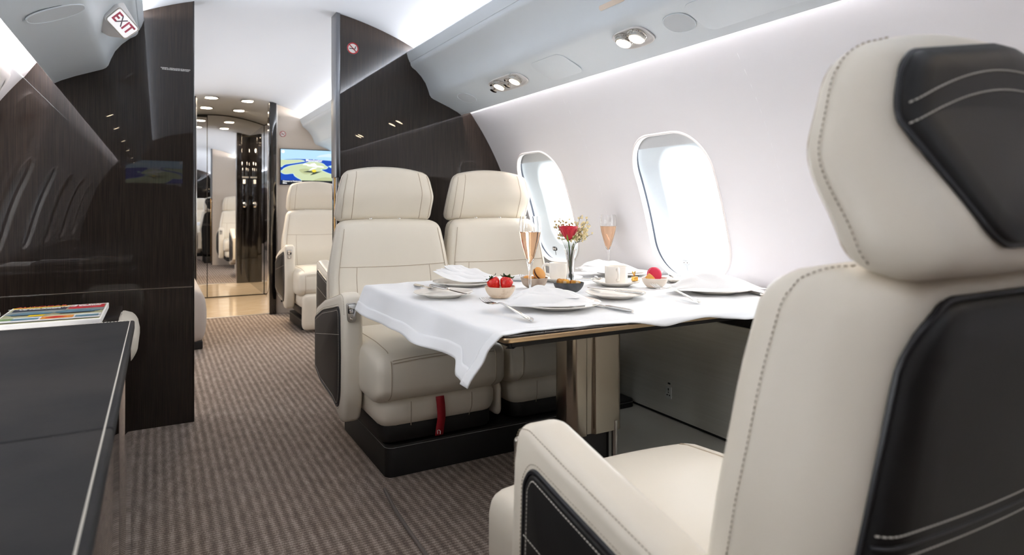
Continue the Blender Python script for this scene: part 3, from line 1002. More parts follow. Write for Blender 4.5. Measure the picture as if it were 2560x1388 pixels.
# ------------------------------------------------------------------ map screen on the far partition
def emis(name, col, s=.55):
    return mat(name, (0, 0, 0, 1), .3, emit=col, estr=s, spec=.3)
def map_screen(root, x0, x1, z0, z1, y, facing=-1, full=True):
    w, h = x1 - x0, z1 - z0
    m = MB(); m.rbox(((x0 + x1) / 2, y + facing * .008, (z0 + z1) / 2), (w / 2 + .006, .009, h / 2 + .006), .003, (1, 1, 1)); m.build('screen_frame', BLACK, root)
    lay = [0]
    def poly(pts, name, material):
        lay[0] += 1
        yy = y + facing * (.0172 + .0003 * lay[0])
        mm = MB(); mm.add([(x0 + u * w if facing < 0 else x1 - u * w, yy, z0 + v * h) for (u, v) in pts], [tuple(range(len(pts)))])
        return mm.build(name, material, root, smooth=False)
    E_ = lambda n, c, s=.55: MATS.get(n) or emis(n, c, s)
    poly([(0, 0), (1, 0), (1, 1), (0, 1)], 'sea', E_('map_sea', rgb(20, 70, 178)))
    poly([(0, .70), (.25, .735), (.5, .735), (.79, .71), (1, .68), (1, 1), (0, 1)], 'sky', E_('map_sky', rgb(176, 214, 240)))
    poly([(.55, .80), (.7, .82), (1, .80), (1, .93), (.75, .92), (.6, .86)], 'cloud', E_('map_cloud', rgb(206, 226, 238)))
    land = E_('map_land', rgb(196, 208, 168)); coast = E_('map_coast', rgb(190, 226, 226))
    l1 = crom([(0, .50), (.04, .545), (.08, .575), (.2, .615), (.3, .65), (.36, .675), (.3, .705), (.2, .70), (.08, .69), (0, .68)], 4, True)
    l2 = crom([(.0, .36), (.03, .40), (.06, .455), (.14, .52), (.25, .565), (.35, .60), (.45, .655), (.56, .66), (.65, .62), (.70, .55), (.73, .52), (.70, .47), (.62, .45), (.66, .40), (.74, .34), (.82, .30), (1, .22), (1, -.0), (.30, 0), (.32, .12), (.27, .18), (.22, .24), (.195, .31), (.15, .31), (.06, .295)], 4, True)
    def grow(pts, k): return [(min(max(p[0], 0), 1), min(max(p[1], 0), 1)) for p in offset(pts, -k)]
    cl = lambda pts: [(min(max(p[0], 0), 1), min(max(p[1], 0), 1)) for p in pts]
    poly(grow(l1, .012), 'coast', coast); poly(grow(l2, .012), 'coast', coast)
    poly(cl(l1), 'land', land); poly(cl(l2), 'land', land)
    poly([(.74, .55), (.8, .58), (.8, .50), (.78, .50)], 'land', coast)
    poly(crom([(.28, .42), (.4, .46), (.52, .40), (.48, .33), (.36, .30)], 4, True), 'upland', E_('map_upland', rgb(178, 186, 140)))
    poly(crom([(.5, .12), (.7, .22), (.9, .14), (.8, .05), (.6, .04)], 4, True), 'upland', MATS['map_upland'])
    poly([(.34, .36), (.42, .40), (.55, .375), (.64, .39), (.52, .30), (.45, .27), (.50, .345)], 'shadow', E_('map_shadow', rgb(60, 70, 56)))
    wht = E_('map_white', rgb(246, 248, 250))
    poly([(.33, .565), (.37, .61), (.42, .59), (.5, .57), (.64, .545), (.68, .52), (.66, .50), (.5, .52), (.41, .535), (.40, .56)], 'aircraft', wht)
    poly([(.42, .395), (.49, .49), (.57, .505), (.545, .475)], 'aircraft_wing', wht)
    poly([(.45, .60), (.52, .63), (.56, .57), (.50, .555)], 'aircraft_wing', wht)
    poly([(.515 + .035 * math.cos(a * PI / 10), .40 + .04 * math.sin(a * PI / 10)) for a in range(20)], 'marker', E_('map_yellow', rgb(236, 214, 60)))
    poly([(.035 + .025 * math.cos(a * PI / 10), .93 + .045 * math.sin(a * PI / 10)) for a in range(20)], 'compass', wht)
    poly([(0, 0), (1, 0), (1, .115), (0, .115)], 'status_bar', E_('map_bar', rgb(22, 28, 34)))
    yy = y + facing * (.0176 + .0003 * lay[0])
    ax = (1, 0, 0) if facing < 0 else (-1, 0, 0)
    X = (lambda u: x0 + u * w) if facing < 0 else (lambda u: x1 - u * w)
    text_mesh('Manchester', .033, frame_mat((X(.515), yy, z0 + .70 * h), ax, (0, 0, 1)), 'lettering', wht, root, bold=.0008)
    text_mesh('Distance to Destination\nMiles', .018, frame_mat((X(.03), yy, z0 + .06 * h), ax, (0, 0, 1)), 'lettering', wht, root, align='LEFT', bold=.0005)
scr = thing('wall_screen', 'flat screen showing a moving map of Manchester on the beige far partition', 'screen')
map_screen(scr, 1.012, 1.605, 1.217, 1.547, YF)
scr2 = thing('wall_screen', 'second map screen on the rear wall, seen only as a reflection in the left veneer', 'screen')
map_screen(scr2, -.36, .30, 1.28, 1.62, YR, facing=1)

# ------------------------------------------------------------------ seats
def smooth(t): t = max(0., min(1., t)); return t * t * (3 - 2 * t)
BK_C, BK_H, BK_R = (0, -.075, .665), (.288, .085, .28), (.05, .055, .045)
def back_warp(p):
    x, y, z = p
    t = max(0., (z - .68) / .27); t = t * t / (t + .12) * 1.12
    k = 1 - .15 * t
    rear = smooth((-.02 - y) / .14)
    k *= 1 - (.02 + .06 * smooth((z - .55) / .35)) * rear
    k *= 1 - .06 * smooth((.62 - z) / .2)
    x *= k
    # shallow dish in front, more padding at the lumbar
    if y > -.075:
        y += -.012 * (1 - min(1, abs(x) / .25) ** 2) + .012 * math.exp(-((z - .58) / .10) ** 2)
    y -= .085 * max(0, z - .45) + .16 * max(0, z - .80) ** 1.5
    z -= .010 * (abs(x) / .25) ** 2 * smooth((z - .8) / .14)
    return (x, y, z)
def back_pt(x, y, z, lift=.0):
    q = rmap((x, y - BK_C[1], z - BK_C[2]), BK_H, BK_R)
    n = Vector((0, 1 if y > BK_C[1] else -1, 0))
    p = Vector(back_warp((q[0], q[1] + BK_C[1], q[2] + BK_C[2])))
    return p + n * lift
HD_C, HD_H, HD_R = (0, -.152, 1.057), (.235, .056, .130), (.034, .048, .038)
def head_warp(p):
    x, y, z = p
    t = (z - .927) / .27
    k = 1 - .10 * smooth((t - .5) / .5) 
    rear = smooth((-.13 - y) / .10)
    k *= 1 - (.02 + .03 * (1 - t)) * rear
    x *= k
    z += -.028 * (abs(x) / .2) ** 2.2 * smooth(t / .8) + .004
    yc = -.152
    y = yc + (y - yc) * (1 - .28 * smooth((t - .3) / .7))
    y += -.034 + .050 * smooth(t / .65)
    y -= .010 * (1 - min(1, abs(x) / .2) ** 2) * (1 if y > yc else .4)
    return (x, y, z)
def head_pt(x, y, z, lift=0.):
    q = rmap((x, y - HD_C[1], z - HD_C[2]), HD_H, HD_R)
    p = Vector(head_warp((q[0], q[1] + HD_C[1], q[2] + HD_C[2])))
    return p + Vector((0, 1 if y > HD_C[1] else -1, 0)) * lift
CU_C, CU_H, CU_R = (0, .27, .375), (.270, .30, .100), (.036, .06, .05)
def cush_warp(p):
    x, y, z = p
    if z > .40:
        z += .016 * (1 - min(1, abs(x) / .27) ** 2) * smooth(y / .1) - .012 * smooth((y - .36) / .2)
    if y > .3:
        y += .012 * math.sin(max(0, min(1, (z - .28) / .19)) * PI) * (1 - min(1, abs(x) / .30) ** 4)
        y -= .03 * smooth((.33 - z) / .06)
    return (x, y, z)
def cush_pt(x, y, z):
    q = rmap((x - CU_C[0], y - CU_C[1], z - CU_C[2]), CU_H, CU_R)
    return Vector(cush_warp((q[0] + CU_C[0], q[1] + CU_C[1], q[2] + CU_C[2])))
ARM_OUT = [(-.13, .555), (.02, .607), (.20, .645), (.30, .668), (.338, .660), (.352, .60), (.362, .42), (.356, .26), (.325, .165), (.285, .160), (.20, .20), (-.02, .22), (-.13, .26)]

def make_seat(label, loc, rz, arm, long_leg=False, strap=False, zs=1., group=None, latch=True, arm2=False):
    """arm: +1/-1 = side of the high armrest in seat axes (x right, y forward)"""
    R = thing('cabin_seat', label, 'seat', loc, rz, group)
    R.scale = (1, 1, zs)
    m = MB(); m.rbox(CU_C, CU_H, CU_R, (10, 12, 6), cush_warp); cu = m.build('seat_cushion', CREAM, R, angle=60)
    m = MB()
    zt = .455
    for dz in (0, -.011):
        m = MB(); m.tube([cush_pt(-.205 + .41 * i / 30, .57, zt - .004 + dz) + Vector((0, .0006, 0)) for i in range(31)], .0016, 5)
        m.build('cushion_seam', CREAM_SEAM, cu)
    for s in (-1, 1):
        pts = [cush_pt(s * .212, .57 - .0 * i, .285 + .16 * i / 14) for i in range(15)] + [cush_pt(s * .212, .555 - .5 * i / 20, .475) for i in range(1, 20)]
        m = MB(); m.tube(pts, .0017, 5)
        m.build('cushion_seam', CREAM_SEAM, cu)
    # leg rest under the cushion
    if long_leg:
        m = MB(); m.rbox((0, .555, .158), (.235, .045, .142), (.04, .04, .05), (8, 3, 6), lambda p: (p[0], p[1] - .06 * (.30 - p[2]), p[2])); m.build('leg_rest', CREAM, R)
    lr_c, lr_h, lr_r = (0, .285, .233), (.243, .255, .062), (.06, .06, .03)
    lw_ = lambda p: (p[0] * (1 - .05 * smooth((.23 - p[2]) / .06)), p[1] - (.02 * smooth((.23 - p[2]) / .06) if p[1] > .3 else 0), p[2])
    m = MB(); m.rbox(lr_c, lr_h, lr_r, (8, 6, 3), lw_); lr = m.build('leg_rest' if not long_leg else 'under_cushion', CREAM, R)
    m = MB()
    for x in (-.125, .125):
        m = MB(); m.tube([lw_((x, .5405, .178 + .10 * i / 8)) for i in range(9)], .0016, 5)
        m.build('leg_rest_seam', CREAM_SEAM, lr)
    m = MB(); m.rbox((0, .27, .1635), (.232, .255, .045), (.06, .06, .02), (3, 3, 1)); m.build('skirt', BLACKP, R)
    if strap:
        m = MB()
        path = [(.015, .552, .285), (.012, .557, .245), (.010, .556, .205), (.012, .550, .172), (.018, .553, .138)]
        pp = crom(path, 4)
        m.grid(2, len(pp), lambda i, j: (pp[j][0] + (-.0165, .0165)[i], pp[j][1], pp[j][2]))
        st = m.build('pull_strap', RED, R, solid=.002)
        mm = MB(); mm.tube([(.020 + u, .5555, .150 + v) for (u, v) in ((-.005, -.008), (-.006, .003), (-.001, .008), (.006, .008), (.005, -.006))], .0016, 5)
        mm.build('strap_emblem', PAPER, st)
    # backrest
    m = MB(); m.rbox(BK_C, BK_H, BK_R, (14, 5, 14), back_warp); bk = m.build('backrest', CREAM, R, angle=60)
    m = MB()
    fy = BK_C[1] + BK_H[1]
    m.tube([back_pt(-.256 + .512 * i / 40, fy, .735 - .006 * math.cos((i / 40 - .5) * PI), .0004) for i in range(41)], .0018, 5)
    m.build('backrest_seam', CREAM_SEAM, bk)
    for s in (-1, 1):
        m = MB(); m.tube([back_pt(s * .175, fy, .42 + .31 * i / 20, .0004) for i in range(21)], .0015, 5); m.build('backrest_seam', CREAM_SEAM, bk)
        m = MB(); m.tube([back_pt(s * .256, fy, .41 + .50 * i / 40, .0003) for i in range(41)], .0016, 5); m.build('backrest_seam', CREAM_SEAM, bk)
    # stitched edge where the side meets the front, seen from behind
    m = MB()
    for s in (-1, 1):
        side_path = [back_pt(s * .288, -.042, .44 + .48 * i / 60) + Vector((s * .0008, 0, 0)) for i in range(61)]
        side_path += [back_pt(s * .288, -.044, .92 + .025 * i / 8) + Vector((s * .0008, 0, .0004)) for i in range(1, 9)]
        side_path += [back_pt(s * (.288 - .09 * i / 24), -.044 - .06 * (i / 24) ** 1.5, .945) + Vector((0, 0, .0009)) for i in range(1, 25)]
        m.dashes(side_path, .0062, .0036, .0008)
    tag(m.build('backrest_stitching', CTHREAD, bk, smooth=False), kind='stuff')
    # black leather back panel
    yb = BK_C[1] - BK_H[1]
    bp = roundpoly([(-.270, .17), (.270, .17), (.281, .62), (.269, .918), (-.269, .918), (-.281, .62)], [.03, .03, .2, .07, .07, .2], 8)
    def fb(u, v, w):
        p = back_pt(u, yb, max(v, .47))
        return (p.x, p.y - w, p.z if v > .47 else v + (p.z - .47))
    def panel(outline, w0, w1, f, b, nrings=7):
        """outline panel with a dense crowned face"""
        mm = MB()
        cx = sum(p[0] for p in outline) / len(outline); cz = sum(p[1] for p in outline) / len(outline)
        ks = [(1, 0), (1, .5), (.985, .85), (.96, 1.0)] + [(.96 * (1 - t / nrings), 1.0) for t in range(1, nrings + 1)]
        ks[-1] = (.002, 1.0)
        mm.grid(len(outline), len(ks), lambda i, j: f(cx + (outline[i][0] - cx) * ks[j][0], cz + (outline[i][1] - cz) * ks[j][0], w0 + (w1 - w0) * ks[j][1]), closed_u=True)
        return mm
    pb = panel(bp, -.010, .014, fb, .006).build('back_panel', BLACKL, R, angle=60)
    m = MB(); m.tube([fb(u, v, .004) for (u, v) in bp], .0035, 6, closed=True); m.build('panel_piping', PIPING, pb)
    m = MB()
    for dz in (0, -.022):
        m.dashes([fb(-.272 + .544 * i / 60, .704 - .012 * math.cos((i / 60 - .5) * PI) + dz, .0143) for i in range(61)], .0062, .0040, .0008)
    tag(m.build('panel_stitching', THREAD, pb, smooth=False), kind='stuff')
    m = MB(); m.tube([fb(-.274 + .548 * i / 60, .693 - .012 * math.cos((i / 60 - .5) * PI), .0135) for i in range(61)], .002, 5); m.build('panel_seam', PIPING, pb)
    # headrest
    m = MB(); m.rbox(HD_C, HD_H, HD_R, (12, 5, 8), head_warp); hd = m.build('headrest', CREAM, R, angle=60)
    hy = HD_C[1] + HD_H[1]
    for s in (-1, 1):
        m = MB(); m.tube([head_pt(s * .165, hy, .935 + .25 * i / 24, .0003) for i in range(25)], .0015, 5); m.build('headrest_seam', CREAM_SEAM, hd)
        m = MB(); m.tube([head_pt(s * .213, hy - .0, .94 + .24 * i / 24, .0002) for i in range(25)], .0012, 5); m.build('headrest_seam', CREAM_SEAM, hd)
    m = MB()
    for s in (-1, 1):
        hp_ = [head_pt(s * .235, -.128, .935 + .235 * i / 40) + Vector((s * .0008, 0, 0)) for i in range(41)]
        hp_ += [head_pt(s * .235, -.130, 1.17 + .017 * i / 5) + Vector((s * .0007, 0, .0004)) for i in range(1, 6)]
        hp_ += [head_pt(s * (.235 - .05 * i / 12), -.130 - .03 * i / 12, 1.187) + Vector((0, 0, .0008)) for i in range(1, 13)]
        m.dashes(hp_, .0062, .0036, .0008)
    tag(m.build('headrest_stitching', CTHREAD, hd, smooth=False), kind='stuff')
    ry = HD_C[1] - HD_H[1]
    hp = roundpoly([(-.165, .962), (.165, .962), (.224, 1.12), (.216, 1.170), (.0, 1.182), (-.216, 1.170), (-.224, 1.12)], [.035, .035, .06, .03, .3, .03, .06], 8)
    def fh_(u, v, w):
        p = head_pt(u, ry, v)
        return (p.x, p.y - w, p.z)
    ph = panel(hp, -.008, .011, fh_, .005).build('headrest_panel', BLACKL, R, angle=60)
    m = MB(); m.tube([fh_(u, v, .003) for (u, v) in hp], .003, 6, closed=True); m.build('panel_piping', PIPING, ph)
    m = MB()
    for dz in (0, -.021):
        m.dashes([fh_(-.218 + .436 * i / 40, 1.122 + .020 * math.cos((i / 40 - .5) * PI) + dz, .0113) for i in range(41)], .0062, .004, .0008)
    tag(m.build('panel_stitching', THREAD, ph, smooth=False), kind='stuff')
    for s in (-1, 1):
        m = MB(); m.tube([(s * .07, -.15, .90), (s * .07, -.155, .96)], .009, 12); m.build('headrest_post', CHROME, R)
    # high armrest
    def arm_at(sd, name='armrest'):
        ao = roundpoly(ARM_OUT, [.02, .3, .3, .05, .03, .1, .3, .2, .05, .03, .1, .2, .02], 6)
        m = MB()
        def fa(u, v, w): return (sd * w, u, v)
        m.prism(ao, .250, .328, fa, .022, 6)
        a = m.build(name, CREAM, R, angle=60)
        inset = offset(ARM_OUT, .048)
        inset = roundpoly([(-.122, .505), (.02, .556), (.20, .59), (.282, .607), (.300, .58), (.308, .42), (.302, .27), (.27, .215), (.20, .235), (-.02, .255), (-.122, .29)], [.02, .3, .3, .03, .03, .3, .2, .03, .1, .1, .02], 6)
        m = MB(); m.prism(inset, .324, .3325, fa, .004, 3); pan = m.build('side_panel', BLACKL, a)
        m = MB(); m.tube([fa(u, v, .3285) for (u, v) in offset(inset, -.004)], .0042, 6, closed=True); m.build('panel_piping', PIPING, pan)
        m = MB(); st = offset(inset, .009)
        m.dashes([fa(u, v, .3328) for (u, v) in st + [st[0]]], .0062, .0040, .0008)
        m.dashes([fa(-.10 + .404 * i / 30, .44 + .065 * i / 30, .3328) for i in range(31)], .0062, .0040, .0008)
        tag(m.build('panel_stitching', THREAD, pan, smooth=False), kind='stuff')
        m = MB()
        o2 = offset(ao, .0185); o3 = offset(ao, .001)
        k = [i for i in range(len(ao)) if ao[i][1] > .50 or ao[i][0] > .33]
        m.dashes([fa(*offset(ao, .006)[i], .3240) for i in range(len(ao)) if ao[i][1] > .55], .0062, .0036, .0008)
        m.dashes([fa(u, v, .3285) for (u, v) in offset(inset, -.014)], .0062, .0036, .0007)
        tag(m.build('armrest_stitching', CTHREAD, a, smooth=False), kind='stuff')
        if latch:
            def fl_(u, v, w): return (sd * (.297 + u), .352 + w + .004 - .06 * 0 + (.600 - v) * .055, v)
            m = MB(); m.prism([(u, .595 + v) for (u, v) in roundpoly([(-.016, -.037), (.016, -.037), (.021, .037), (-.021, .037)], [.012, .012, .007, .007], 5)], -.004, .004, fl_, .0015)
            pt_ = m.build('latch_plate', NICKEL, a)
            m = MB(); m.prism([(u, .610 + v) for (u, v) in rrect(.031, .036, .005, 4)], .0035, .0048, fl_); m.build('latch_well', BLACK, pt_)
            m = MB(); m.prism([(u, .618 + v) for (u, v) in rrect(.030, .018, .004, 4)], .003, .010, fl_, .002); m.build('latch_lever', CHROME, pt_)
            m = MB(); m.prism([(.003 + u, .601 + v) for (u, v) in rrect(.017, .014, .003, 4)], .003, .008, fl_, .002); m.build('latch_lever', CHROME, pt_)
            m = MB(); m.prism([(.003 + .006 * math.cos(q * PI / 8), .573 + .006 * math.sin(q * PI / 8)) for q in range(16)], .003, .0065, fl_, .001); m.build('latch_button', CHROME, pt_)
    arm_at(arm)
    # low stowed armrest on the other side
    if arm2:
        m = MB(); m.rbox((-arm * .262, .33, .225), (.014, .19, .072), (.015, .04, .03), (1, 4, 2)); m.build('stowed_armrest', CREAM, R)
    return R

FAR_Y = 2.765
seatA = make_seat('cream leather seat facing the camera nearest the aisle, with a red pull strap', (.947, FAR_Y, 0), PI, 1, strap=True, group='cream seats at the dining table', arm2=True)
seatB = make_seat('cream leather seat facing the camera beside the window, right of the aisle seat', (1.503, FAR_Y + .012, 0), PI, -1, group='cream seats at the dining table')
seatN = make_seat('large foreground seat seen from behind, cream with black leather back', (.815, .52, 0), 0, -1, group='cream seats at the dining table')
seatF = make_seat('cream seat with lowered leg rest in the cabin beyond, below the map screen', (1.235, 5.72, 0), PI, 1, long_leg=True, zs=1.035)
seatG = make_seat('cream seat against the back of the dark partition, visible only in the vestibule mirror', (1.20, YB + .44, 0), 0, -1, group=None)

def plinth(label, x0, x1, y0, y1, h=.118):
    r = thing('seat_plinth', label, 'seat plinth', ((x0 + x1) / 2, (y0 + y1) / 2, 0))
    hx, hy = (x1 - x0) / 2, (y1 - y0) / 2
    o = roundpoly([(-hx, -hy), (hx, -hy), (hx, hy), (-hx, hy)], .03, 5)
    m = MB(); m.prism(o, 0, h, ident, .006, 2, 0.); b = m.build('plinth_body', BLACKP, r)
    m = MB(); m.tube([(u, v, h - .009) for (u, v) in offset(o, -.0008)], .0009, 5, closed=True); m.build('plinth_stitch', mat('grey_thread', rgb(150, 148, 145), .7), r)
    return r
plinth('black leather plinth carrying the two far cream seats', .735, 1.915, 2.245, 2.868)
plinth('black plinth under the large foreground seat', .63, 1.16, .17, 1.02)
plinth('black plinth under the single seat beyond the partition', 1.02, 1.45, 5.29, 5.85, .085)

# ------------------------------------------------------------------ furniture on the left
cr = thing('credenza', 'gloss black credenza with a stitched charcoal leather top, lower left', 'credenza', (-.45, .8, 0))
def LX(p): return (p[0] + .45, p[1] - .8, p[2])
CRX = -.052
m = MB(); m.box(-.72, CRX - .03, -.4, 1.93, .10, .672, warp=LX); m.build('carcass', GLOSSB, cr, smooth=False)
m = MB(); m.box(-.70, CRX - .012, -.38, 1.91, 0, .10, warp=LX); m.build('toe_base', BLACKP, cr, smooth=False)
for (a, b) in ((-.39, .17), (.175, .755), (.76, 1.34), (1.345, 1.925)):
    m = MB(); m.rbox(LX((CRX - .018, (a + b) / 2, .385)), (.010, (b - a) / 2, .28), .003, (1, 1, 1)); m.build('door', GLOSSB, cr)
for (a, b) in ((-.4, 1.0165), (1.0185, 1.951)):
    m = MB(); m.rbox(LX((-.39, (a + b) / 2, .687)), (.338, (b - a) / 2, .013), .005, (2, 4, 1)); m.build('leather_top', LEATHTOP, cr)
m = MB()
m.dashes([LX((CRX - .010, -.39 + 2.33 * i / 200, .7005)) for i in range(201)], .0075, .0058, .0011)
m.dashes([LX((CRX - .010 - .60 * i / 60, 1.943, .7005)) for i in range(61)], .0075, .0052, .0011)
tag(m.build('stitching', THREAD, cr, smooth=False), kind='stuff')

lg = thing('magazine_ledge', 'dark lacquer side ledge between the credenza and the left partition', 'ledge', (-.45, 2.2, 0))
m = MB(); m.rbox((.045, .06, .32), (.30, .29, .32), .006, (2, 2, 2)); m.build('ledge_body', GLOSSB, lg)
m = MB(); m.rbox((.045, .06, .650), (.302, .292, .010), .004, (2, 2, 1)); m.build('ledge_top', VEN, lg)

ot = thing('ottoman', 'cream padded stool end showing past the credenza by the left partition', 'ottoman', (-.17, 2.78, 0))
m = MB(); m.rbox((-.025, 0, .488), (.135, .20, .105), (.05, .07, .07), (6, 6, 6), lambda p: (p[0] - .05 * smooth((.50 - p[2]) / .12), p[1], p[2])); m.build('pad', CREAM, ot)
m = MB(); m.rbox((-.06, 0, .20), (.08, .16, .20), .02, (2, 2, 1)); m.build('foot', BLACKP, ot)

# magazines
def magazine_base(label, x0, y0, w, d, z0, t, rz, material=PAPER):
    r = thing('magazine', label, 'magazine', (x0, y0, z0), rz)
    m = MB(); m.rbox((0, 0, t / 2), (w / 2, d / 2, t / 2), .002, (4, 2, 1)); m.build('pages', material, r)
    return r
MZ = .660
bk1 = magazine_base('white softcover brochure lying under the car magazine', -.47, 2.135, .56, .335, MZ, .022, .02)
mg = magazine_base('car magazine with a yellow and red cover lying on the left ledge', -.252, 2.185, .24, .32, MZ + .0225, .018, .0)
def cover(root, w, d, t, items):
    z = [t]
    for (name, col, pts) in items:
        z[0] += .00022
        m = MB(); m.add([((u - .5) * w, (v - .5) * d, z[0]) for (u, v) in pts], [tuple(range(len(pts)))])
        m.build(name, MATS.get('print_' + col[0]) or mat('print_' + col[0], rgb(*col[1]), .35, coat=.3), root, smooth=False)
    return z[0]
yel, rd, blu, grn, gry, orn, wh, olv, nvy = ('yellow', (238, 206, 38)), ('red', (196, 30, 44)), ('steel', (96, 134, 152)), ('green', (120, 152, 96)), ('grey', (150, 156, 152)), ('orange', (226, 150, 60)), ('white', (238, 238, 236)), ('olive', (176, 176, 140)), ('navy', (44, 58, 74))
R4 = lambda a, b, c, d: [(a, c), (b, c), (b, d), (a, d)]
zt = cover(mg, .24, .32, .018, [('cover', olv, R4(.02, .98, .02, .98)), ('masthead_band', yel, R4(.02, .60, .88, .98)), ('headline_band', nvy, R4(.05, .58, .68, .88)), ('corner_band', rd, R4(.60, .97, .70, .96)),
    ('sky_print', gry, R4(.02, .98, .50, .68)), ('car_print', blu, crom([(.05, .50), (.14, .60), (.30, .63), (.46, .56), (.44, .48), (.2, .46)], 4, True)), ('car_print', blu, crom([(.50, .56), (.62, .62), (.82, .60), (.95, .52), (.8, .45), (.55, .46)], 4, True)),
    ('tyre_print', nvy, R4(.10, .36, .44, .47)), ('tyre_print', nvy, R4(.56, .9, .42, .46)), ('banner', yel, R4(.27, .42, .34, .42)), ('lower_print', wh, R4(.02, .98, .06, .30)), ('lower_print', grn, R4(.03, .16, .16, .28)), ('lower_print', blu, R4(.16, .40, .14, .24)),
    ('lower_print', orn, R4(.42, .72, .12, .27)), ('car_print', rd, crom([(.46, .18), (.55, .24), (.66, .19), (.55, .15)], 4, True)), ('lower_print', blu, R4(.74, .96, .12, .22))])
def flat(x, y, z): return frame_mat((x, y, z), (1, 0, 0), (0, 1, 0))
text_mesh('AUTOCAR', .026, flat(-.046, .137, zt), 'masthead', MATS['print_red'], mg)
text_mesh('CAYMAN BOXSTER\nVS McLAREN', .0175, flat(-.044, .090, zt), 'headline', MATS['print_white'], mg, bold=.0008)
text_mesh('NEW BMW\n5 SERIES', .020, flat(.068, .106, zt), 'headline', MATS['print_white'], mg, bold=.0008)
bk2 = magazine_base('dark-covered magazine at the left picture edge beside the car magazine', -.49, 2.18, .20, .29, MZ + .0225, .012, .05)
cover(bk2, .20, .29, .012, [('cover', nvy, R4(.0, 1, .30, 1)), ('lower_cover', wh, R4(0, 1, 0, .30)), ('portrait_print', ('blush', (196, 160, 156)), crom([(.3, .42), (.5, .5), (.8, .46), (.7, .34), (.4, .34)], 4, True)), ('swirl_print', wh, crom([(.2, .70), (.5, .82), (.9, .76), (.85, .72), (.5, .77), (.3, .67)], 4, True))])

# divan beyond the left partition
dv = thing('divan', 'grey fabric divan end seen past the left partition', 'divan', (-.1, 5.55, 0))
m = MB(); m.rbox((.02, -.05, .23), (.385, .60, .19), (.07, .06, .14), (6, 8, 4)); m.build('divan_seat', DIVAN, dv)
m = MB(); m.rbox((.02, -.05, .03), (.36, .57, .03), .01, (2, 2, 1)); m.build('divan_base', BLACKP, dv)
m = MB(); m.rbox((-.36, -.05, .55), (.09, .58, .22), (.06, .06, .08), (3, 6, 4)); m.build('divan_back', DIVAN, dv)

# outlet in the dado
og = thing('power_outlet', 'white power outlet with a dark label in the satin dado', 'outlet', (1.927, 2.04, .20))
def fo(u, v, w): return (-w, -u, v)      # faces the cabin, u to the right as seen
m = MB(); m.prism(rrect(.034, .052, .003, 3), -.003, .0045, fo, .001); m.build('outlet_plate', mat('outlet_grey', rgb(186, 190, 186), .4), og)
m = MB()
m.prism([(.003 * math.cos(a * PI / 6), .013 + .006 * math.sin(a * PI / 6)) for a in range(12)], .004, .005, fo)
m.prism([(.003 * math.cos(a * PI / 6), .001 + .003 * math.sin(a * PI / 6)) for a in range(12)], .004, .005, fo)
for s in (-1, 1): m.prism([(s * .003, -.008), (s * .011, -.010), (s * .011, -.014), (s * .004, -.014)], .004, .005, fo)
m.build('outlet_slots', BLACK, og)
m = MB(); m.prism([(u, .038 + v) for (u, v) in rrect(.015, .007, .001, 2)], -.002, .001, fo); m.build('outlet_label', BLACK, og)

# ------------------------------------------------------------------ dining table
TX0, TX1, TY0, TY1, TZ = .70, 1.905, 1.275, 2.38, .700
tb = thing('dining_table', 'cloth-covered dining table on a brushed bronze pedestal', 'table', (1.34, 1.84, 0))
def TL(x, y, z): return (x - 1.34, y - 1.84, z)
to = roundpoly([(TX0 - 1.34, TY0 - 1.84), (TX1 - 1.34, TY0 - 1.84), (TX1 - 1.34, TY1 - 1.84), (TX0 - 1.34, TY1 - 1.84)], .02, 5)
m = MB(); m.prism(to, TZ - .006, TZ, ident, .001); m.build('tabletop', VEN, tb)
m = MB(); m.prism(offset(to, -.001), TZ - .017, TZ - .004, ident, .003); m.build('edge_band', GOLDEDGE, tb)
m = MB(); m.prism(offset(to, .03), TZ - .034, TZ - .016, ident, .003); m.build('under_frame', BLACKP, tb)
co = []
cw, cd = .112, .064
co = roundpoly([(-cw, -cd), (-.045, -cd), (-.040, -cd + .012), (-.014, -cd + .012), (-.009, -cd), (cw, -cd), (cw, cd), (-cw, cd)], [.05, .006, .008, .008, .006, .022, .022, .05], 8)
m = MB(); m.prism([(u + .003, v) for (u, v) in co], .205, TZ - .032, ident, .002); m.build('pedestal', BRONZE, tb)
m = MB(); m.prism([(u * .82, v * .78) for (u, v) in rrect(.20, .11, .03, 6)], .004, .24, ident, .002); m.build('pedestal_inner', DARKM, tb)
m = MB(); m.tube([(.085, -.056, .004), (.085, -.056, .24)], .011, 16); m.build('guide_tube', NICKEL, tb)
m = MB(); m.prism([(u - .03, v) for (u, v) in rrect(.24, .17, .03, 6)], .0, .006, ident, .002); m.build('floor_plate', GOLDEDGE, tb)

# cloth
def lerp_tab(t, tab):
    if t <= tab[0][0]: return tab[0][1]
    for (a, b), (c, d) in zip(tab, tab[1:]):
        if t <= c:
            s = (t - a) / (c - a); s = s * s * (3 - 2 * s)
            return b + (d - b) * s
    return tab[-1][1]
B0 = [(.55, 1.365), (.64, 1.325), (.70, 1.284), (.78, 1.290), (.95, 1.286), (1.05, 1.268), (1.18, 1.247), (1.32, 1.258), (1.50, 1.236), (1.68, 1.246), (1.78, 1.232), (1.92, 1.24)]
L0 = [(1.28, .150), (1.40, .138), (1.48, .100), (1.56, .100), (1.75, .112), (1.95, .106), (2.15, .112), (2.42, .104)]
def drape(L, ang=24, r=.012):
    """length over an edge -> (outward, drop)"""
    A = math.radians(90 - ang)
    if L <= r * A:
        a = L / r
        return r * math.sin(a), r * (1 - math.cos(a))
    rest = L - r * A
    return r * math.sin(A) + rest * math.cos(A), r * (1 - math.cos(A)) + rest * math.sin(A)
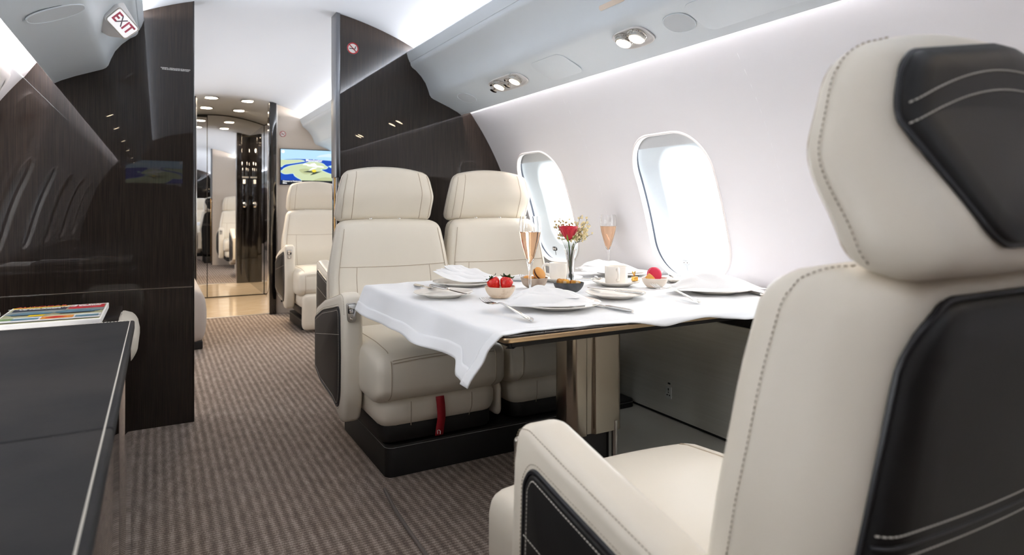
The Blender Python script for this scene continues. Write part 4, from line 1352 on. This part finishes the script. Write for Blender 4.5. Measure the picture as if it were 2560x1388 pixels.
def cloth_pt(a, b, lift=0.):
    x, y, z = a, b, TZ + .0022 + lift
    z += .0011 * math.sin(a * 23 + b * 9) * math.sin(b * 17 - a * 5) + .0008 * math.sin(a * 61 + 2) * math.sin(b * 47)
    if a < TX0 + .002:
        L = TX0 + .002 - a
        o, d = drape(L, 20 + 7 * math.sin(b * 11 + 1) + 4 * math.sin(b * 23))
        x = TX0 + .002 - o - lift; z -= d
        y += .25 * L * math.sin(b * 9 + .6) * .4
    if b < TY0 - .002:
        o, d = drape(TY0 - .002 - b, 22 + 10 * math.sin(a * 13 + .5))
        y = TY0 - .002 - o - lift; z -= d
    if b > TY1:
        o, d = drape(b - TY1, 30)
        y = TY1 + o; z -= d
    return (x, y, z)
NA, NB, NLo = 90, 90, 16
def cl(i, j):
    v = j / (NB - 1)
    bb = 1.3 + (2.43 - 1.3) * v
    if i < NLo:
        a = TX0 - lerp_tab(bb, L0) * (1 - i / NLo)
    else:
        a = TX0 + (TX1 - .005 - TX0) * (i - NLo) / (NA - 1 - NLo)
    b0 = lerp_tab(a, B0)
    return a, b0 + (2.43 - b0) * (v ** 1.15)
clt = MB(); clt.grid(NA, NB, lambda i, j: cloth_pt(*cl(i, j)))
cloth = tag(clt.build('tablecloth', LINEN, None, angle=180, solid=.0012), 'white linen tablecloth with a wide hem hanging over the table corner', 'tablecloth')
HEMM = mat('linen_hem', rgb(240, 241, 243), .85, sheen=.2)
m = MB()
def hem_l(i, j):
    v = j / (NB - 1)
    bb = 1.3 + (2.43 - 1.3) * v
    Lh = lerp_tab(bb, L0)
    a = TX0 - Lh - .0004 + .036 * i / 5
    b0 = lerp_tab(a, B0)
    return cloth_pt(a, b0 + (2.43 - b0) * (v ** 1.15), .0014)
m.grid(6, NB, hem_l)
def hem_f(i, j):
    bb = 1.3
    if i < NLo: a = TX0 - lerp_tab(bb, L0) * (1 - i / NLo)
    else: a = TX0 + (TX1 - .005 - TX0) * (i - NLo) / (NA - 1 - NLo)
    b0 = lerp_tab(a, B0)
    return cloth_pt(a, b0 - .0004 + .036 * j / 5, .0014)
m.grid(NA, 6, hem_f)
m.build('hem', HEMM, cloth, angle=180, solid=.0008)

# ------------------------------------------------------------------ table setting
T0 = TZ + .0045
CAMR = (.8715, -.4904)                      # a handy diagonal across the table
DIA = math.atan2(CAMR[1], CAMR[0])
def plate(label, x, y, r, group, cat='plate', name='plate'):
    root = thing(name, label, cat, (x, y, T0), 0, group)
    k = r / .13
    m = MB(); m.lathe([(0, .004), (.070 * k, .004), (.082 * k, .007), (.10 * k, .0125), (.126 * k, .0165), (.130 * k, .0178), (.1302 * k, .0162), (.122 * k, .0125), (.098 * k, .0085), (.080 * k, .003), (.074 * k, 0), (.068 * k, 0), (.067 * k, .0025), (0, .0025)], 56)
    m.build('plate_body', PORC, root, angle=50)
    m = MB(); m.lathe([(.0835 * k, .0079), (.0845 * k, .0085), (.0855 * k, .0082)], 56); m.build('plate_ring', PORC, root)
    return root
plate('dinner plate under the folded napkin at the front edge of the table', 1.03, 1.56, .13, 'dinner plates')
plate('dinner plate under the large folded napkin at the right of the table', 1.69, 1.57, .13, 'dinner plates')
plate('dinner plate under the folded napkin in front of the aisle seat', 1.015, 2.17, .12, 'dinner plates')
plate('dinner plate under the folded napkin behind the coffee cups by the window', 1.76, 2.15, .12, 'dinner plates')
plate('side plate at the aisle end of the table with a knife across it', .826, 1.93, .098, 'side plates', 'side plate', 'side_plate')
plate('side plate in front of the cup, with a butter knife across it', 1.31, 1.635, .098, 'side plates', 'side plate', 'side_plate')
plate('side plate by the window behind the pink macaron bowl', 1.812, 1.845, .088, 'side plates', 'side plate', 'side_plate')

def napkin(label, x, y, hl, hw, h, rz, seed, z=T0 + .017, lift=0., group='folded linen napkins'):
    root = thing('napkin', label, 'napkin', (x, y, z), rz, group)
    rnd = random.Random(seed)
    ph = [rnd.uniform(0, 6) for _ in range(6)]
    def layer(k, zo, hh, sx, sy, dx, dy, rot):
        m = MB()
        cr_, sr_ = math.cos(rot), math.sin(rot)
        NU, NV = 44, 25
        def top(i, j):
            u, v = 2 * i / (NU - 1) - 1, 2 * j / (NV - 1) - 1
            w = (1 - .42 * smooth((u - .05) / .95)) * (1 - .30 * smooth((-u - .5) / .5))
            env = max(0, 1 - abs(u) ** 3.2) * (.72 + .28 * math.cos(u * 1.6 + .6))
            hump = hh * env * (max(0, 1 - v * v)) ** .75
            ridge = .0045 * math.sin(v * 6.5 + u * 1.4 + ph[k]) * (1 - v * v) * env + .0028 * math.sin(u * 10 + v * 5 + ph[k + 1]) * (1 - v * v) * env
            crease = -.007 * math.exp(-((v - .25 - .35 * u) / .09) ** 2) * env
            x = hl * sx * u + .005 * math.sin(v * 5 + ph[k + 2]) + dx
            y = hw * sy * v * w + .010 * math.sin(u * 2.4 + ph[k]) + dy
            z = zo + .0012 + max(0, hump + ridge + crease) + lift * max(0, -u) ** 1.5
            return (x * cr_ - y * sr_, x * sr_ + y * cr_, z)
        m.grid(NU, NV, top)
        n0 = len(m.v)
        m.grid(NU, NV, lambda i, j: (lambda q: (q[0], q[1], zo + lift * max(0, -(2 * i / (NU - 1) - 1)) ** 1.5))(top(i, j)))
        ring = [i for i in range(NU)] + [j * NU + NU - 1 for j in range(1, NV)] + [(NV - 1) * NU + i for i in range(NU - 2, -1, -1)] + [j * NU for j in range(NV - 2, 0, -1)]
        for a_, b_ in zip(ring, ring[1:] + ring[:1]):
            m.f.append((a_, b_, n0 + b_, n0 + a_))
        return m
    layer(1, 0.0005, h * .30, 1.07, 1.10, .004, -.004, .06).build('napkin_under_fold', NAPK, root, angle=70)
    layer(0, .0030, h * .95, 1., .96, 0, .003, 0.).build('napkin_fold', NAPK, root, angle=70)
    layer(2, .0060 + h * .30, h * .72, .72, .66, -.01, .008, -.10).build('napkin_top_fold', NAPK, root, angle=70)
    return root
napkin('crisp folded white napkin on the front plate of the table', .995, 1.545, .125, .066, .036, DIA + .10, 3)
napkin('largest folded white napkin, on the right-hand plate', 1.672, 1.545, .145, .078, .046, DIA + .06, 5)
napkin('folded white napkin with a raised end on the plate before the aisle seat', 1.04, 2.18, .120, .064, .034, DIA - .25, 8, lift=.035)
napkin('folded white napkin on the plate by the window behind the cups', 1.70, 2.165, .135, .068, .040, DIA + .2, 11, lift=.012)

def cutlery_frame(p0, p1, roll=0.):
    a, b = Vector(p0), Vector(p1)
    x = (b - a).normalized()
    y = Vector((0, 0, 1)).cross(x).normalized()
    z = x.cross(y)
    m = Matrix((x, y, z)).transposed().to_4x4(); m.translation = a
    return m, (b - a).length
def strip_solid(m, prof, th, M):
    """prof: list of (x along, half width, z); a flat bar of thickness th along it"""
    P = []
    for (x, w, z) in prof:
        for (yy, dz) in ((-w, 0), (-w * .6, th * .5), (w * .6, th * .5), (w, 0), (w * .6, -th * .5), (-w * .6, -th * .5)):
            P.append(M @ Vector((x, yy, z + dz)))
    n = len(prof)
    fs = []
    for i in range(n - 1):
        for k in range(6):
            fs.append((i * 6 + k, i * 6 + (k + 1) % 6, (i + 1) * 6 + (k + 1) % 6, (i + 1) * 6 + k))
    fs.append(tuple(range(6))[::-1]); fs.append(tuple((n - 1) * 6 + k for k in range(6)))
    m.add(P, fs)
def fork(label, tip, end):
    root = thing('fork', label, 'fork', group='silver forks')
    M, L = cutlery_frame(end, tip)
    k = L / .25
    m = MB()
    strip_solid(m, [(0, .003, 0), (.006 * k, .008, .001), (.02 * k, .0105, .0015), (.05 * k, .008, .004), (.10 * k, .0048, .008), (.145 * k, .0036, .011), (.158 * k, .0036, .010)], .0036, M)
    hd_ = m.build('fork_handle', SILVER, root, angle=60)
    m = MB()
    for s in (-1, 1): m.tube([M @ Vector((.004 * k + .028 * k * i / 10, s * (.0065 + .003 * math.sin(i / 10 * PI)), .003)) for i in range(11)], .0009, 5)
    m.lathe([(0, .003), (.0035, .002), (.004, 0)], 10, fmap=lambda p: tuple(M @ Vector((.012 * k + p[0], p[1], .002 + p[2]))))
    m.build('handle_ornament', SILVER, hd_)
    m = MB()
    strip_solid(m, [(.156 * k, .0036, .0105), (.168 * k, .010, .006), (.182 * k, .0135, .0015), (.196 * k, .0138, .0)], .0030, M)
    m.build('fork_neck', SILVER, root, angle=60)
    for i in range(4):
        yy = -.0114 + .0076 * i
        m = MB(); m.tube([M @ Vector((.194 * k + .056 * k * j / 8, yy * (1 - .04 * j / 8), .0 + .004 * (j / 8) ** 2 - .003 * math.sin(j / 8 * PI))) for j in range(9)], [.0021, .0021, .002, .002, .0019, .0018, .0017, .0014, .0008], 8)
        m.build('tine', SILVER, root)
    return root
fork('silver fork lying at the front left corner of the tablecloth', (.822, 1.635, .7335), (.838, 1.381, .7085))
fork('silver fork lying between the side plate and the right-hand plate', (1.487, 1.652, .7335), (1.445, 1.398, .7085))
fork('silver fork by the window, left of the pink macaron bowl', (1.86, 2.02, .726), (1.70, 1.935, .7085))
def knife(label, tip, end, kf=.48, group='silver knives'):
    root = thing('table_knife', label, 'knife', group=group)
    M, L = cutlery_frame(end, tip)
    m = MB()
    strip_solid(m, [(0, .004, 0), (.006, .009, 0), (.02, .0085, 0), (.35 * L * .9, .0075, 0), (.46 * L, .006, 0), (.48 * L, .0075, 0), (.49 * L, .0045, 0)], .007, M)
    hd_ = m.build('knife_handle', SILVER, root, angle=50)
    m = MB()
    for s in (-1, 1): m.tube([M @ Vector((.01 + .42 * L * i / 10, s * .0045, .0032)) for i in range(11)], .0010, 5)
    m.lathe([(0, .002), (.004, .0015), (.0045, 0)], 10, fmap=lambda p: tuple(M @ Vector((.008 + p[0], p[1], .003 + p[2]))))
    m.build('handle_ornament', SILVER, hd_)
    m = MB()
    strip_solid(m, [(.485 * L, .004, 0), (.51 * L, .0075, 0), (.60 * L, .0088, 0), (.85 * L, .0095, 0), (.95 * L, .007, 0), (L, .0015, 0)], .0022, M)
    m.build('knife_blade', SILVER, root, angle=50)
    return root
knife('silver knife resting across the aisle-end side plate', (.853, 1.80, .7262), (.822, 2.035, .7305))
knife('second silver knife behind, reaching from the aisle-end side plate towards the seat', (.812, 2.00, .7250), (.842, 2.235, .7085))
knife('silver knife at the right of the front plate with its handle to the table edge', (1.135, 1.59, .7085), (1.160, 1.372, .7085))
knife('silver butter knife resting across the side plate in front of the cup', (1.275, 1.742, .7262), (1.345, 1.532, .7262))
knife('silver knife mostly hidden behind the right-hand plate', (1.820, 1.62, .7085), (1.752, 1.405, .7085))
knife('silver knife resting on the side plate by the window', (1.828, 1.94, .7242), (1.808, 1.752, .7242))
knife('silver knife beside the vase, behind the dark dish', (1.50, 2.13, .7085), (1.575, 2.02, .7085))

# cups and saucers
def cup(label, slabel, x, y, handle, side):
    s = plate(slabel, x, y, .090, 'saucers', 'saucer', 'saucer')
    root = thing('coffee_cup', label, 'cup', (x, y, T0 + .0066), handle, 'coffee cups')
    m = MB(); m.lathe([(0, .004), (.034, .004), (.0385, .010), (.0395, .030), (.0402, .062), (.0412, .0665), (.0425, .0662), (.0432, .062), (.0428, .030), (.0415, .006), (.037, 0), (.030, 0), (.030, .002), (0, .002)], 44)
    m.build('cup_body', PORC, root, angle=50)
    m = MB()
    hp = crom([(.040, 0, .055), (.055, 0, .060), (.069, 0, .050), (.070, 0, .036), (.060, 0, .022), (.041, 0, .016)], 6)
    m.tube(hp, [.0055 + .0012 * math.cos(i / len(hp) * 6.28) for i in range(len(hp))], 10)
    m.build('cup_handle', PORC, root)
    return root
cup('white coffee cup with its handle towards the camera, in front of the far flute', 'saucer with a spoon and a gold wrapped sweet, under the nearer cup', 1.513, 1.885, -2.12, 1)
cup('white coffee cup with its handle to the left, behind the rose vase', 'saucer under the coffee cup behind the vase', 1.405, 2.105, DIA + PI - .1, 1)
def spoon(label, bowl, end):
    root = thing('teaspoon', label, 'spoon')
    M, L = cutlery_frame(end, bowl)
    m = MB()
    strip_solid(m, [(0, .003, 0), (.008, .006, 0), (.03, .0045, .002), (L * .55, .0026, .004), (L * .70, .0028, .002)], .0026, M)
    m.build('spoon_handle', SILVER, root, angle=60)
    m = MB()
    def sb(i, j):
        a = 2 * PI * i / 24; k = j / 6
        return tuple(M @ Vector((L * .83 + .024 * k * math.cos(a), .016 * k * math.sin(a) * (1 - .15 * math.cos(a)), .004 - .007 * (1 - k * k))))
    m.grid(24, 7, sb, closed_u=True)
    m.build('spoon_bowl', SILVER, root, solid=.0012)
spoon('silver teaspoon on the saucer left of the nearer cup', (1.445, 1.90, .7285), (1.50, 2.00, .7285))
gc = thing('wrapped_sweet', 'gold foil wrapped sweet standing on the nearer saucer', 'sweet', (1.583, 1.862, T0 + .0135))
m = MB(); m.rbox((0, 0, .009), (.012, .009, .009), .004, (2, 2, 2), lambda p: (p[0] + .002 * math.sin(p[2] * 900), p[1] + .002 * math.sin(p[0] * 700), p[2])); m.build('sweet_body', GOLDF, gc)
m = MB()
for a0 in (.3, 1.6, 2.9):
    m.add([(0, 0, .014), (.010 * math.cos(a0), .010 * math.sin(a0), .040), (.010 * math.cos(a0 + .8), .010 * math.sin(a0 + .8), .034)], [(0, 1, 2)])
m.build('foil_twist', GOLDF, gc, solid=.0006)

# bowls
def bowl(name, label, x, y, r, h, material, group=None, sx=1., sy=1., rz=0., foot=.5):
    root = thing(name, label, 'bowl', (x, y, T0), rz, group)
    inn = crom([(0, .006), (r * foot * .6, .0075), (r * .72, h * .34), (r * .88, h * .66), (r * .955, h * .98)], 6)
    out_ = crom([(r, h * .985), (r * .935, h * .64), (r * .79, h * .30), (r * (foot + .10), h * .06), (r * foot, 0)], 6)
    m = MB(); m.lathe(inn + [(r * .975, h)] + out_ + [(0, 0)], 44, sx=sx, sy=sy)
    m.build('bowl_body', material, root, angle=50)
    return root
bowl('stone_bowl', 'speckled cream stone bowl holding the strawberries', .975, 1.812, .050, .038, WOODBOWL, 'small table bowls')
TAUPE = mat('taupe_stone', rgb(176, 156, 138), .5); colour_noise(TAUPE, rgb(164, 142, 124), rgb(190, 172, 154), 40)
bowl('stone_bowl', 'taupe stone bowl holding the tan macarons behind the near flute', 1.197, 1.962, .050, .040, TAUPE, 'small table bowls', foot=.4)
bowl('stone_bowl', 'pale stone bowl holding the pink macaron and fudge', 1.596, 1.765, .048, .036, mat('pale_stone', rgb(226, 212, 196), .4), 'small table bowls')
dsh = bowl('slate_dish', 'boat-shaped dark slate dish holding the biscuits below the rose', 1.248, 1.815, .048, .034, SLATE, None, 1.12, .72, DIA)
# strawberries
def strawberry(label, x, y, z, rx, rz):
    root = thing('strawberry', label, 'strawberry', (x, y, z), rz, 'strawberries in the bowl')
    root.rotation_euler = (rx, 0, rz)
    root.scale = (1.22, 1.22, 1.15)
    m = MB(); m.lathe([(0, -.021), (.006, -.018), (.012, -.010), (.0165, 0), (.018, .008), (.015, .015), (.006, .018), (0, .0175)], 24); b = m.build('fruit', STRAW, root)
    m = MB()
    for k in range(40):
        t = (k + .5) / 40; zz = -.016 + .030 * t; a = k * 2.4
        rr = .0175 * math.sin(min(1, (zz + .023) / .034) * PI / 2) ** .8
        m.tube([(rr * math.cos(a), rr * math.sin(a), zz), ((rr + .0008) * math.cos(a), (rr + .0008) * math.sin(a), zz + .0012)], .0006, 4)
    tag(m.build('seeds', mat('seed_yellow', rgb(230, 190, 90), .5) if 'seed_yellow' not in MATS else MATS['seed_yellow'], b, smooth=False), kind='stuff')
    for k in range(7):
        a = 2 * PI * k / 7
        m = MB()
        m.grid(3, 5, lambda i, j: ((.003 + .017 * j / 4) * math.cos(a) - (i - 1) * .005 * math.sin(j / 4 * PI * .9 + .2) * math.sin(a), (.003 + .017 * j / 4) * math.sin(a) + (i - 1) * .005 * math.sin(j / 4 * PI * .9 + .2) * math.cos(a), .0178 + .003 * math.sin(j / 4 * 3) + (.006 if j == 4 else 0)))
        m.build('leaf', LEAF2 if k % 2 else LEAF, root, solid=.0005)
    m = MB(); m.tube([(0, 0, .017), (.002, .001, .026)], .0014, 6); m.build('stalk', LEAF, root)
strawberry('strawberry at the left of the speckled bowl', .958, 1.820, T0 + .045, -.55, .9)
strawberry('strawberry at the right of the speckled bowl, leaves to the right', .992, 1.802, T0 + .045, -.5, -.9)
# macarons
def macaron(label, x, y, z, rx, ry, rz, shell, fill, r=.023):
    root = thing('macaron', label, 'macaron', (x, y, z), 0)
    root.rotation_euler = (rx, ry, rz)
    for s in (-1, 1):
        m = MB(); m.lathe([(0, s * .0145), (r * .5, s * .0138), (r * .85, s * .0108), (r, s * .006), (r * .99, s * .0035), (r * .94, s * .003), (0, s * .003)], 32); m.build('macaron_shell', shell, root)
    m = MB(); m.lathe([(0, -.003), (r * .93, -.003), (r * .95, 0), (r * .93, .003), (0, .003)], 32); m.build('filling', fill, root)
macaron('tan macaron standing on edge in the taupe bowl', 1.213, 1.953, T0 + .052, .95, .25, .3, MACT, MACF, .026)
macaron('tan macaron lying flat in the taupe bowl', 1.180, 1.968, T0 + .032, .05, .1, 0, MACT, MACF, .022)
macaron('pink macaron standing on edge in the pale bowl', 1.606, 1.778, T0 + .045, 1.45, 0, DIA + .35, MACP, PINKF, .028)
fd = thing('fudge_cube', 'caramel fudge cube beside the pink macaron', 'fudge', (1.574, 1.765, T0 + .036)); fd.rotation_euler = (.5, .6, .3)
m = MB(); m.rbox((0, 0, 0), (.011, .011, .011), .002, (2, 2, 2)); m.build('fudge_body', FUDGE, fd)
def biscuit(label, x, y, z, rot, s):
    o = thing('biscuit', label, 'biscuit', (x, y, z)); o.rotation_euler = rot
    rnd = random.Random(int(x * 1000))
    m = MB(); m.rbox((0, 0, 0), (.022 * s, .014 * s, .010 * s), .007, (6, 4, 3), lambda p: tuple(c + .0012 * math.sin(p[0] * 500 + k) * math.sin(p[1] * 600 + k * 2) for k, c in enumerate(p))); b = m.build('biscuit_body', BISC, o)
    m = MB(); m.rbox((.004, -.012 * s, .003), (.006, .003, .004), .002, (1, 1, 1)); m.build('nut', mat('almond', rgb(226, 196, 156), .6) if 'almond' not in MATS else MATS['almond'], b)
biscuit('nutty biscuit at the left of the slate dish', 1.232, 1.825, T0 + .034, (.1, .1, DIA), 1.)
biscuit('nutty biscuit at the right of the slate dish', 1.268, 1.807, T0 + .031, (-.1, .15, DIA + .3), .85)

# champagne flutes
def flute(label, x, y, h, k):
    root = thing('champagne_flute', label, 'flute', (x, y, T0 - .001), 0, 'champagne flutes')
    # outer then inner profile, closed solid of glass
    outp = [(.0, 0), (.032, 0), (.033, .001), (.031, .003), (.012, .006), (.0048, .012), (.0042, .04), (.0046, .075), (.0065, .092), (.012, .118), (.021, .150), (.030, .185), (.0345, .215), (.0345, .238), (.0315, .265)]
    inp = [(.0305, .265), (.0335, .238), (.0335, .215), (.029, .186), (.0198, .151), (.0105, .120), (.004, .104), (0, .100)]
    s = h / .265
    m = MB(); m.lathe([(r * k, z * s) for (r, z) in outp + inp], 48)
    m.build('flute_glass', GLASS, root, angle=60)
    lv = .212
    lq = [(0, .1005), (.0042, .1045), (.0107, .1205), (.020, .1515), (.0292, .1865), (.0337, lv), (0, lv)]
    m = MB(); m.lathe([(r * k, z * s) for (r, z) in lq], 48)
    m.build('wine', WINE, root, angle=60)
flute('champagne flute of rose wine nearest the camera, in front of the tan macarons', 1.112, 1.850, .265, 1.08)
flute('champagne flute of rose wine by the window behind the nearer cup', 1.80, 2.30, .262, 1.08)

# rose vase
VX, VY = 1.345, 1.945
vs = thing('bud_vase', 'small flared glass bud vase in the middle of the table', 'vase', (VX, VY, T0 - .001))
m = MB(); m.lathe([(0, 0), (.027, 0), (.028, .002), (.024, .012), (.016, .030), (.0125, .055), (.0125, .080), (.016, .110), (.0235, .140), (.022, .140), (.0145, .110), (.011, .080), (.011, .055), (.0145, .032), (.022, .014), (0, .010)], 40)
m.build('vase_glass', GLASS, vs)
m = MB(); m.lathe([(0, .0105), (.0215, .0143), (.0142, .032), (.0115, .048), (0, .048)], 40); m.build('water', WATER, vs)
rs = thing('rose', 'single red rose in the glass bud vase', 'rose', (VX, VY, T0))
RT = Vector((-.004, .006, .168))
m = MB(); m.tube(crom([(.004, 0, .014), (.0, .002, .07), (-.002, .004, .13), tuple(RT)], 6), .0026, 8); m.build('stem', LEAF, rs)
rnd = random.Random(4)
for k in range(17):
    ring = 0 if k < 3 else (1 if k < 8 else 2)
    a0 = k * 2.399 + rnd.uniform(-.2, .2)
    rr = (.012, .022, .030)[ring]; hh = (.056, .056, .054)[ring]; span = (2.6, 2.0, 1.7)[ring]; fl_ = (.0, .003, .007)[ring]
    m = MB()
    def pet(i, j):
        u = i / 8 - .5; v = j / 8
        a = a0 + u * span
        r = rr * (.22 + .78 * math.sin(min(1, v * 1.05) * PI / 2)) + fl_ * v ** 4 * (1 - 1.2 * abs(u))
        z = hh * v * (1 - .28 * (2 * u) ** 4 * v)
        return tuple(RT + Vector((r * math.cos(a), r * math.sin(a), z + .002)))
    m.grid(9, 9, pet)
    m.build('petal', ROSE, rs, angle=180, solid=.0007)
for k in range(5):
    a0 = 2 * PI * k / 5 - 1.1
    m = MB()
    m.grid(3, 7, lambda i, j: tuple(RT + Vector(((.006 + .027 * math.sin(j / 6 * 1.45)) * math.cos(a0 + (i - 1) * .28 * (1 - j / 6)), (.006 + .027 * math.sin(j / 6 * 1.45)) * math.sin(a0 + (i - 1) * .28 * (1 - j / 6)), -.002 + .030 * j / 6))))
    m.build('sepal', MATS.get('sepal_green') or mat('sepal_green', rgb(140, 160, 60), .5), rs, solid=.0008)
ff = thing('filler_flowers', 'spray of tiny cream filler flowers around the rose', 'filler flowers', (VX, VY, T0))
right = Vector((CAMR[0], CAMR[1], 0))
fwd = Vector((.4904, .8715, 0))
stems = MB(); bl = MB(); lf = MB()
rnd = random.Random(12)
tips = []
for k in range(15):
    u = (-.062, -.05, -.035, -.02, -.005, .012, .026, .04, .052, .064, .074, .06, .045, .07, .05)[k]
    zt_ = (.222, .236, .245, .232, .238, .225, .212, .262, .235, .250, .228, .205, .220, .190, .185)[k]
    tp = right * u + fwd * rnd.uniform(-.004, .045) + Vector((0, 0, zt_))
    base = Vector((rnd.uniform(-.006, .006), rnd.uniform(-.004, .006), .03))
    mid = right * u * .25 + Vector((0, .008, .145))
    path = crom([tuple(base), tuple(mid), tuple(mid * .45 + tp * .55), tuple(tp)], 6)
    stems.tube(path, .0008, 5)
    for q in range(13):
        t = .5 + .5 * q / 12
        p = Vector(path[min(len(path) - 1, int(t * (len(path) - 1)))])
        off = Vector((rnd.uniform(-1, 1), rnd.uniform(-1, 1), rnd.uniform(-.2, 1))).normalized() * rnd.uniform(.006, .016)
        stems.tube([p, p + off], .0005, 4)
        for z in range(2):
            c = p + off + Vector((rnd.uniform(-.002, .002), rnd.uniform(-.002, .002), rnd.uniform(0, .004)))
            r = rnd.uniform(.0026, .0044)
            d = Vector((rnd.uniform(-.5, .5), rnd.uniform(-.5, .5), 1)).normalized()
            M = Matrix.Translation(c) @ d.to_track_quat('Z', 'Y').to_matrix().to_4x4()
            bl.lathe([(0, -r), (r * .8, -.3 * r), (r * 1.1, r), (r * .5, r * .7), (0, r * .4)], 6, fmap=lambda p_: tuple(M @ Vector(p_)))
        if q < 3:
            lf.tube([p, p + off * .7], .0011, 4)
stems.build('stems', mat('olive_stem', rgb(118, 116, 74), .7), ff)
tag(bl.build('blossoms', FILLER, ff), kind='stuff')
tag(lf.build('buds', LEAF, ff), kind='stuff')

# striped glass cloth end behind the taupe bowl
nc = thing('striped_cloth', 'small white cloth fold with grey stripes behind the strawberries', 'cloth', (1.262, 2.20, T0), DIA)
m = MB(); m.rbox((0, 0, .008), (.045, .028, .008), (.02, .02, .0075), (8, 6, 1), lambda p: (p[0], p[1], p[2] * (1 + .5 * math.sin(p[0] * 40 + 1)))); b = m.build('cloth_fold', NAPK, nc, angle=180)
m = MB()
for k in range(4):
    xx = .010 + .007 * k
    m.tube([(xx, -.024 + .048 * i / 8, .0165 * (1 + .5 * math.sin(xx * 40 + 1)) * (1 - .10 * abs(i - 4) / 4)) for i in range(9)], .0009, 4)
m.build('stripe', mat('stripe_grey', rgb(150, 150, 152), .7), nc)
